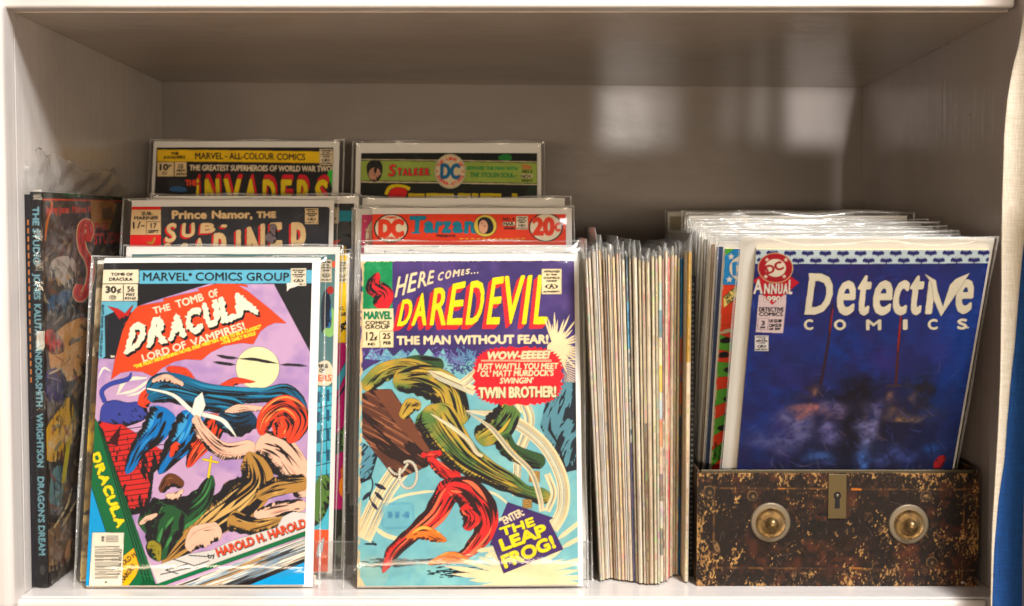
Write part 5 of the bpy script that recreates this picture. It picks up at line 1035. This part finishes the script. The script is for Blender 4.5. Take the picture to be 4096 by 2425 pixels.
M_BRASS = NT('aged_brass'); nb = M_BRASS.n('ShaderNodeTexNoise', Scale=120.0, Detail=5.0); M_BRASS.l(M_BRASS.coord(), 0, nb, 'Vector'); M_BRASS.l(M_BRASS.ramp(nb, 'Fac', [(.3, L3((78, 62, 42))), (.5, L3((128, 102, 62))), (.72, L3((132, 116, 90)))]), 0, M_BRASS.b, 'Base Color'); M_BRASS.l(M_BRASS.ramp(nb, 'Fac', [(.3, (.5,) * 3), (.7, (.25,) * 3)]), 0, M_BRASS.b, 'Roughness'); M_BRASS.set(Metallic=.75); M_BRASS = M_BRASS.m
M_STEEL = simple('worn_nickel', (122, 110, 92), .5, .6)
fx = lambda x: (x - 145) * .5568 / 5689 * 1.1185
fz = lambda y: BH - (y - 160) * .5568 / 5689 * 1.1185
for kx, ky in ((668, 520), (1668, 532)):
    X, Z = fx(kx), fz(ky); kd = .0039
    v, f = lathe([(.0, -.0140), (.0019, -.0138), (.0040, -.0126), (.0051, -.0104), (.0050, -.0084), (.0036, -.0064), (.0021, -.0055), (.0021, -.0040), (.0034, -.0030)], 40)
    kn = MB().add(v, f).build('knob', M_BRASS, bx, smooth=True); kn.location = (X + .001, 0, Z)
    v, f = lathe([(.0030, -.0036), (.0055, -.0038), (.0080, -.0034), (.0112, -.0027), (.0116, -.0031), (.0120, -.0026)], 56)
    ro = MB().add(v, f).build('rosette', M_BRASS, kn, smooth=True)
    v, f = lathe([(.0120, -.0022), (.0140, -.0018), (.0152, -.0020), (.0158, -.0012), (.0160, .0)], 56)
    ro = MB().add(v, f).build('rosette_ring', M_STEEL, kn, smooth=True)
lk = MB().box(fx(1090), -.0016, fz(492), fx(1225), -.0003, fz(166)).build('lock_plate', simple('old_brass_plate', (92, 78, 50), .45, .6), bx, bevel=.0005)
m = MB(); cxk, czk, r = fx(1157), fz(322), .0030
n = 24; m.add([(cxk + r * cos(2*pi*i/n), -.0019, czk + r * sin(2*pi*i/n)) for i in range(n)], [tuple(range(n))[::-1]]); m.add([(cxk - .0017, -.00195, czk), (cxk + .0017, -.00195, czk), (cxk + .0020, -.00195, fz(415)), (cxk - .0020, -.00195, fz(415))], [(0, 1, 2, 3)])
kh = m.build('keyhole', simple('keyhole_dark', (8, 7, 7), .8), lk)
v, f = lathe([(0, -.0026), (.0009, -.0025), (.0013, -.0020)], 20); pn = MB().add(v, f).build('key_pin', M_STEEL, lk, smooth=True); pn.location = (cxk, -.0002, czk)

# comics leaning forward in the box
k = 1.021
def scaled(T): return (T[0] * k, -1.10 + (T[1] + 1.10) * k, .289 + (T[2] - .289) * k)
a = art_blue_annual(); a.w *= k; a.h *= k
comic('deep blue comic with a border of little bats leaning out of the metal box', scaled((.1725, .0321, .0337)), -24.62, .168 * k, .26 * k, a, .15, -.19, GR_, t=.0045, board=(.011, .0035, .0075), film=(.013, .0055, .009), seed=21)
a = art_sunburst(); a.w *= k; a.h *= k
comic('comic with red and green rays showing at the left behind the deep blue comic', scaled((.1564, .0582, .0269)), -21, .168 * k, .26 * k, a, 0, 0, GR_, board=(.001, .018, .004), film=(.0055, .022, .009), seed=22)
cols = [(40, 70, 120), (150, 120, 90), (176, 170, 160), (120, 110, 100), (160, 150, 140), (90, 90, 96), (180, 172, 160), (140, 128, 118), (110, 104, 100), (170, 160, 148), (130, 124, 116), (150, 144, 136)]
lbs = ['comic with a navy left edge, third from the front in the metal box', 'comic with a tan left edge, fourth from the front in the metal box'] + ['bagged comic with a pale board in the packed stack of the metal box'] * 10
for i in range(12):
    f = i / 11; lean = -19 + 13 * f; zt = .2705 + .0185 * f + (.004 if i in (9,) else 0); z = .012; h = (zt - z) / cos(R_(lean)); Y = .0925 + .0105 * i; rr = random.Random(i)
    wv = (.178, .184, .190, .186, .192, .188, .194, .190, .180, .186, .176, .182)[i]
    comic(lbs[i], (.1525 + rr.uniform(-.0015, .0015) + (.002 if i < 2 else 0), Y, z), lean, wv, h, None, 0, rr.uniform(-.4, .4), GR_, flat=simple('stack_cover', cols[i], .5, g=.8), board=(.001, .004, .005), film=(.0035, .010, .008 + rr.uniform(0, .003)), seed=30 + i)
# loose bag flaps sticking up from the stack
def tuft(name, pts, label):
    m = MB(); m.add(pts, [(i, i + 1, i + 2) if i % 2 == 0 else (i + 1, i, i + 2) for i in range(len(pts) - 2)]); o = m.build(name, M_LOOSE); tag(o, label, 'plastic flap', 'loose bag flaps'); return o
tuft('plastic_flap', [(.168, .075, .284), (.184, .078, .300), (.200, .079, .286), (.188, .079, .284)], 'small peaked clear plastic flap at the left of the box stack')
tuft('plastic_flap', [(.278, .060, .279), (.292, .062, .294), (.300, .065, .281), (.318, .063, .288), (.335, .066, .280), (.352, .062, .283), (.352, .066, .277)], 'long crumpled clear plastic flap at the right of the box stack')
for i in range(4):
    comic(('tall bagged comic with an olive board rising highest behind the metal box' if i == 3 else 'lower bagged comic behind the metal box, in front of the olive board'), (.166 - .003 * i + (.002 if i == 3 else 0), .300 + .016 * i, .004), 5, .176 + .003 * i, (.270, .268, .274, .2925)[i], None, 0, 0, 'tall comics behind the metal box', flat=simple('tall_cover', (168, 160, 128), .5, g=.8), board=(.002, .006, .005), film=(.005, .010, .0065), seed=50 + i)

# ------------------------------------------------------------------ curtain at the right
def cloth(name, c, c2, dark):
    t = NT(name); w1 = t.n('ShaderNodeTexNoise', Scale=1.0, Detail=2.0); t.l(t.coord((1400, 1400, 90)), 0, w1, 'Vector'); w2 = t.n('ShaderNodeTexNoise', Scale=1.0, Detail=2.0); t.l(t.coord((90, 90, 1400)), 0, w2, 'Vector')
    a = t.n('ShaderNodeMath', operation='ADD'); t.l(w1, 'Fac', a, 0); t.l(w2, 'Fac', a, 1); h = t.n('ShaderNodeMath', operation='MULTIPLY'); h.inputs[1].default_value = .5; t.l(a, 0, h, 0)
    t.l(t.ramp(h, 0, [(.36, L3(c2, .8)), (.62, L3(c, .8))]), 0, t.b, 'Base Color'); t.bump(h, 0, .5, .0012); t.set(Roughness=.9); return t.m
M_CR = cloth('cream_linen', (238, 228, 210), (212, 198, 174), 0); M_BL = cloth('blue_linen', (6, 80, 152), (2, 58, 120), 0)
cu = thing('curtain', 'linen curtain with a cream border and blue cloth at the right edge', 'curtain', (0, 0, 0))
YC = -.062; q = (1.10 + YC) / 5689
ey = [(-700, 4140), (0, 4090), (180, 4068), (278, 4043), (408, 4022), (539, 4012), (817, 4011), (1144, 4016), (1470, 4011), (1715, 4003), (1928, 3995), (2124, 3987), (2425, 3983), (3000, 3975)]
by = [(-700, 4250), (0, 4190), (900, 4108), (1240, 4084), (1372, 4074), (1536, 4055), (1700, 4042), (1846, 4035), (1993, 4012), (2206, 3995), (2425, 3987), (3000, 3978)]
def cx_(tab, y): return (np.interp(y, [a for a, b in tab], [b for a, b in tab]) - 2064) * q
def sheet(fl, fr, n, name, mat):
    m = MB(); ys = np.linspace(-500, 3000, 71); V = []
    for y in ys:
        z = .289 - (y - 891) * q; l, r = fl(y), fr(y)
        for i in range(n + 1): x = l + (r - l) * i / n; V.append((x, YC + .006 * sin((x - .36) * 95 + z * 3) - .012 * min(1, (x - .36) * 8) + .0015 * sin(z * 30), z))
    F = [(j*(n+1)+i, (j+1)*(n+1)+i, (j+1)*(n+1)+i+1, j*(n+1)+i+1) for j in range(70) for i in range(n)]
    o = m.add(V, F).build(name, mat, cu, smooth=True); s = o.modifiers.new('thick', 'SOLIDIFY'); s.thickness = .0012; return o
sheet(lambda y: cx_(ey, y), lambda y: cx_(by, y), 6, 'cream_border', M_CR)
sheet(lambda y: cx_(by, y), lambda y: .47 + 0 * y, 24, 'blue_panel', M_BL)
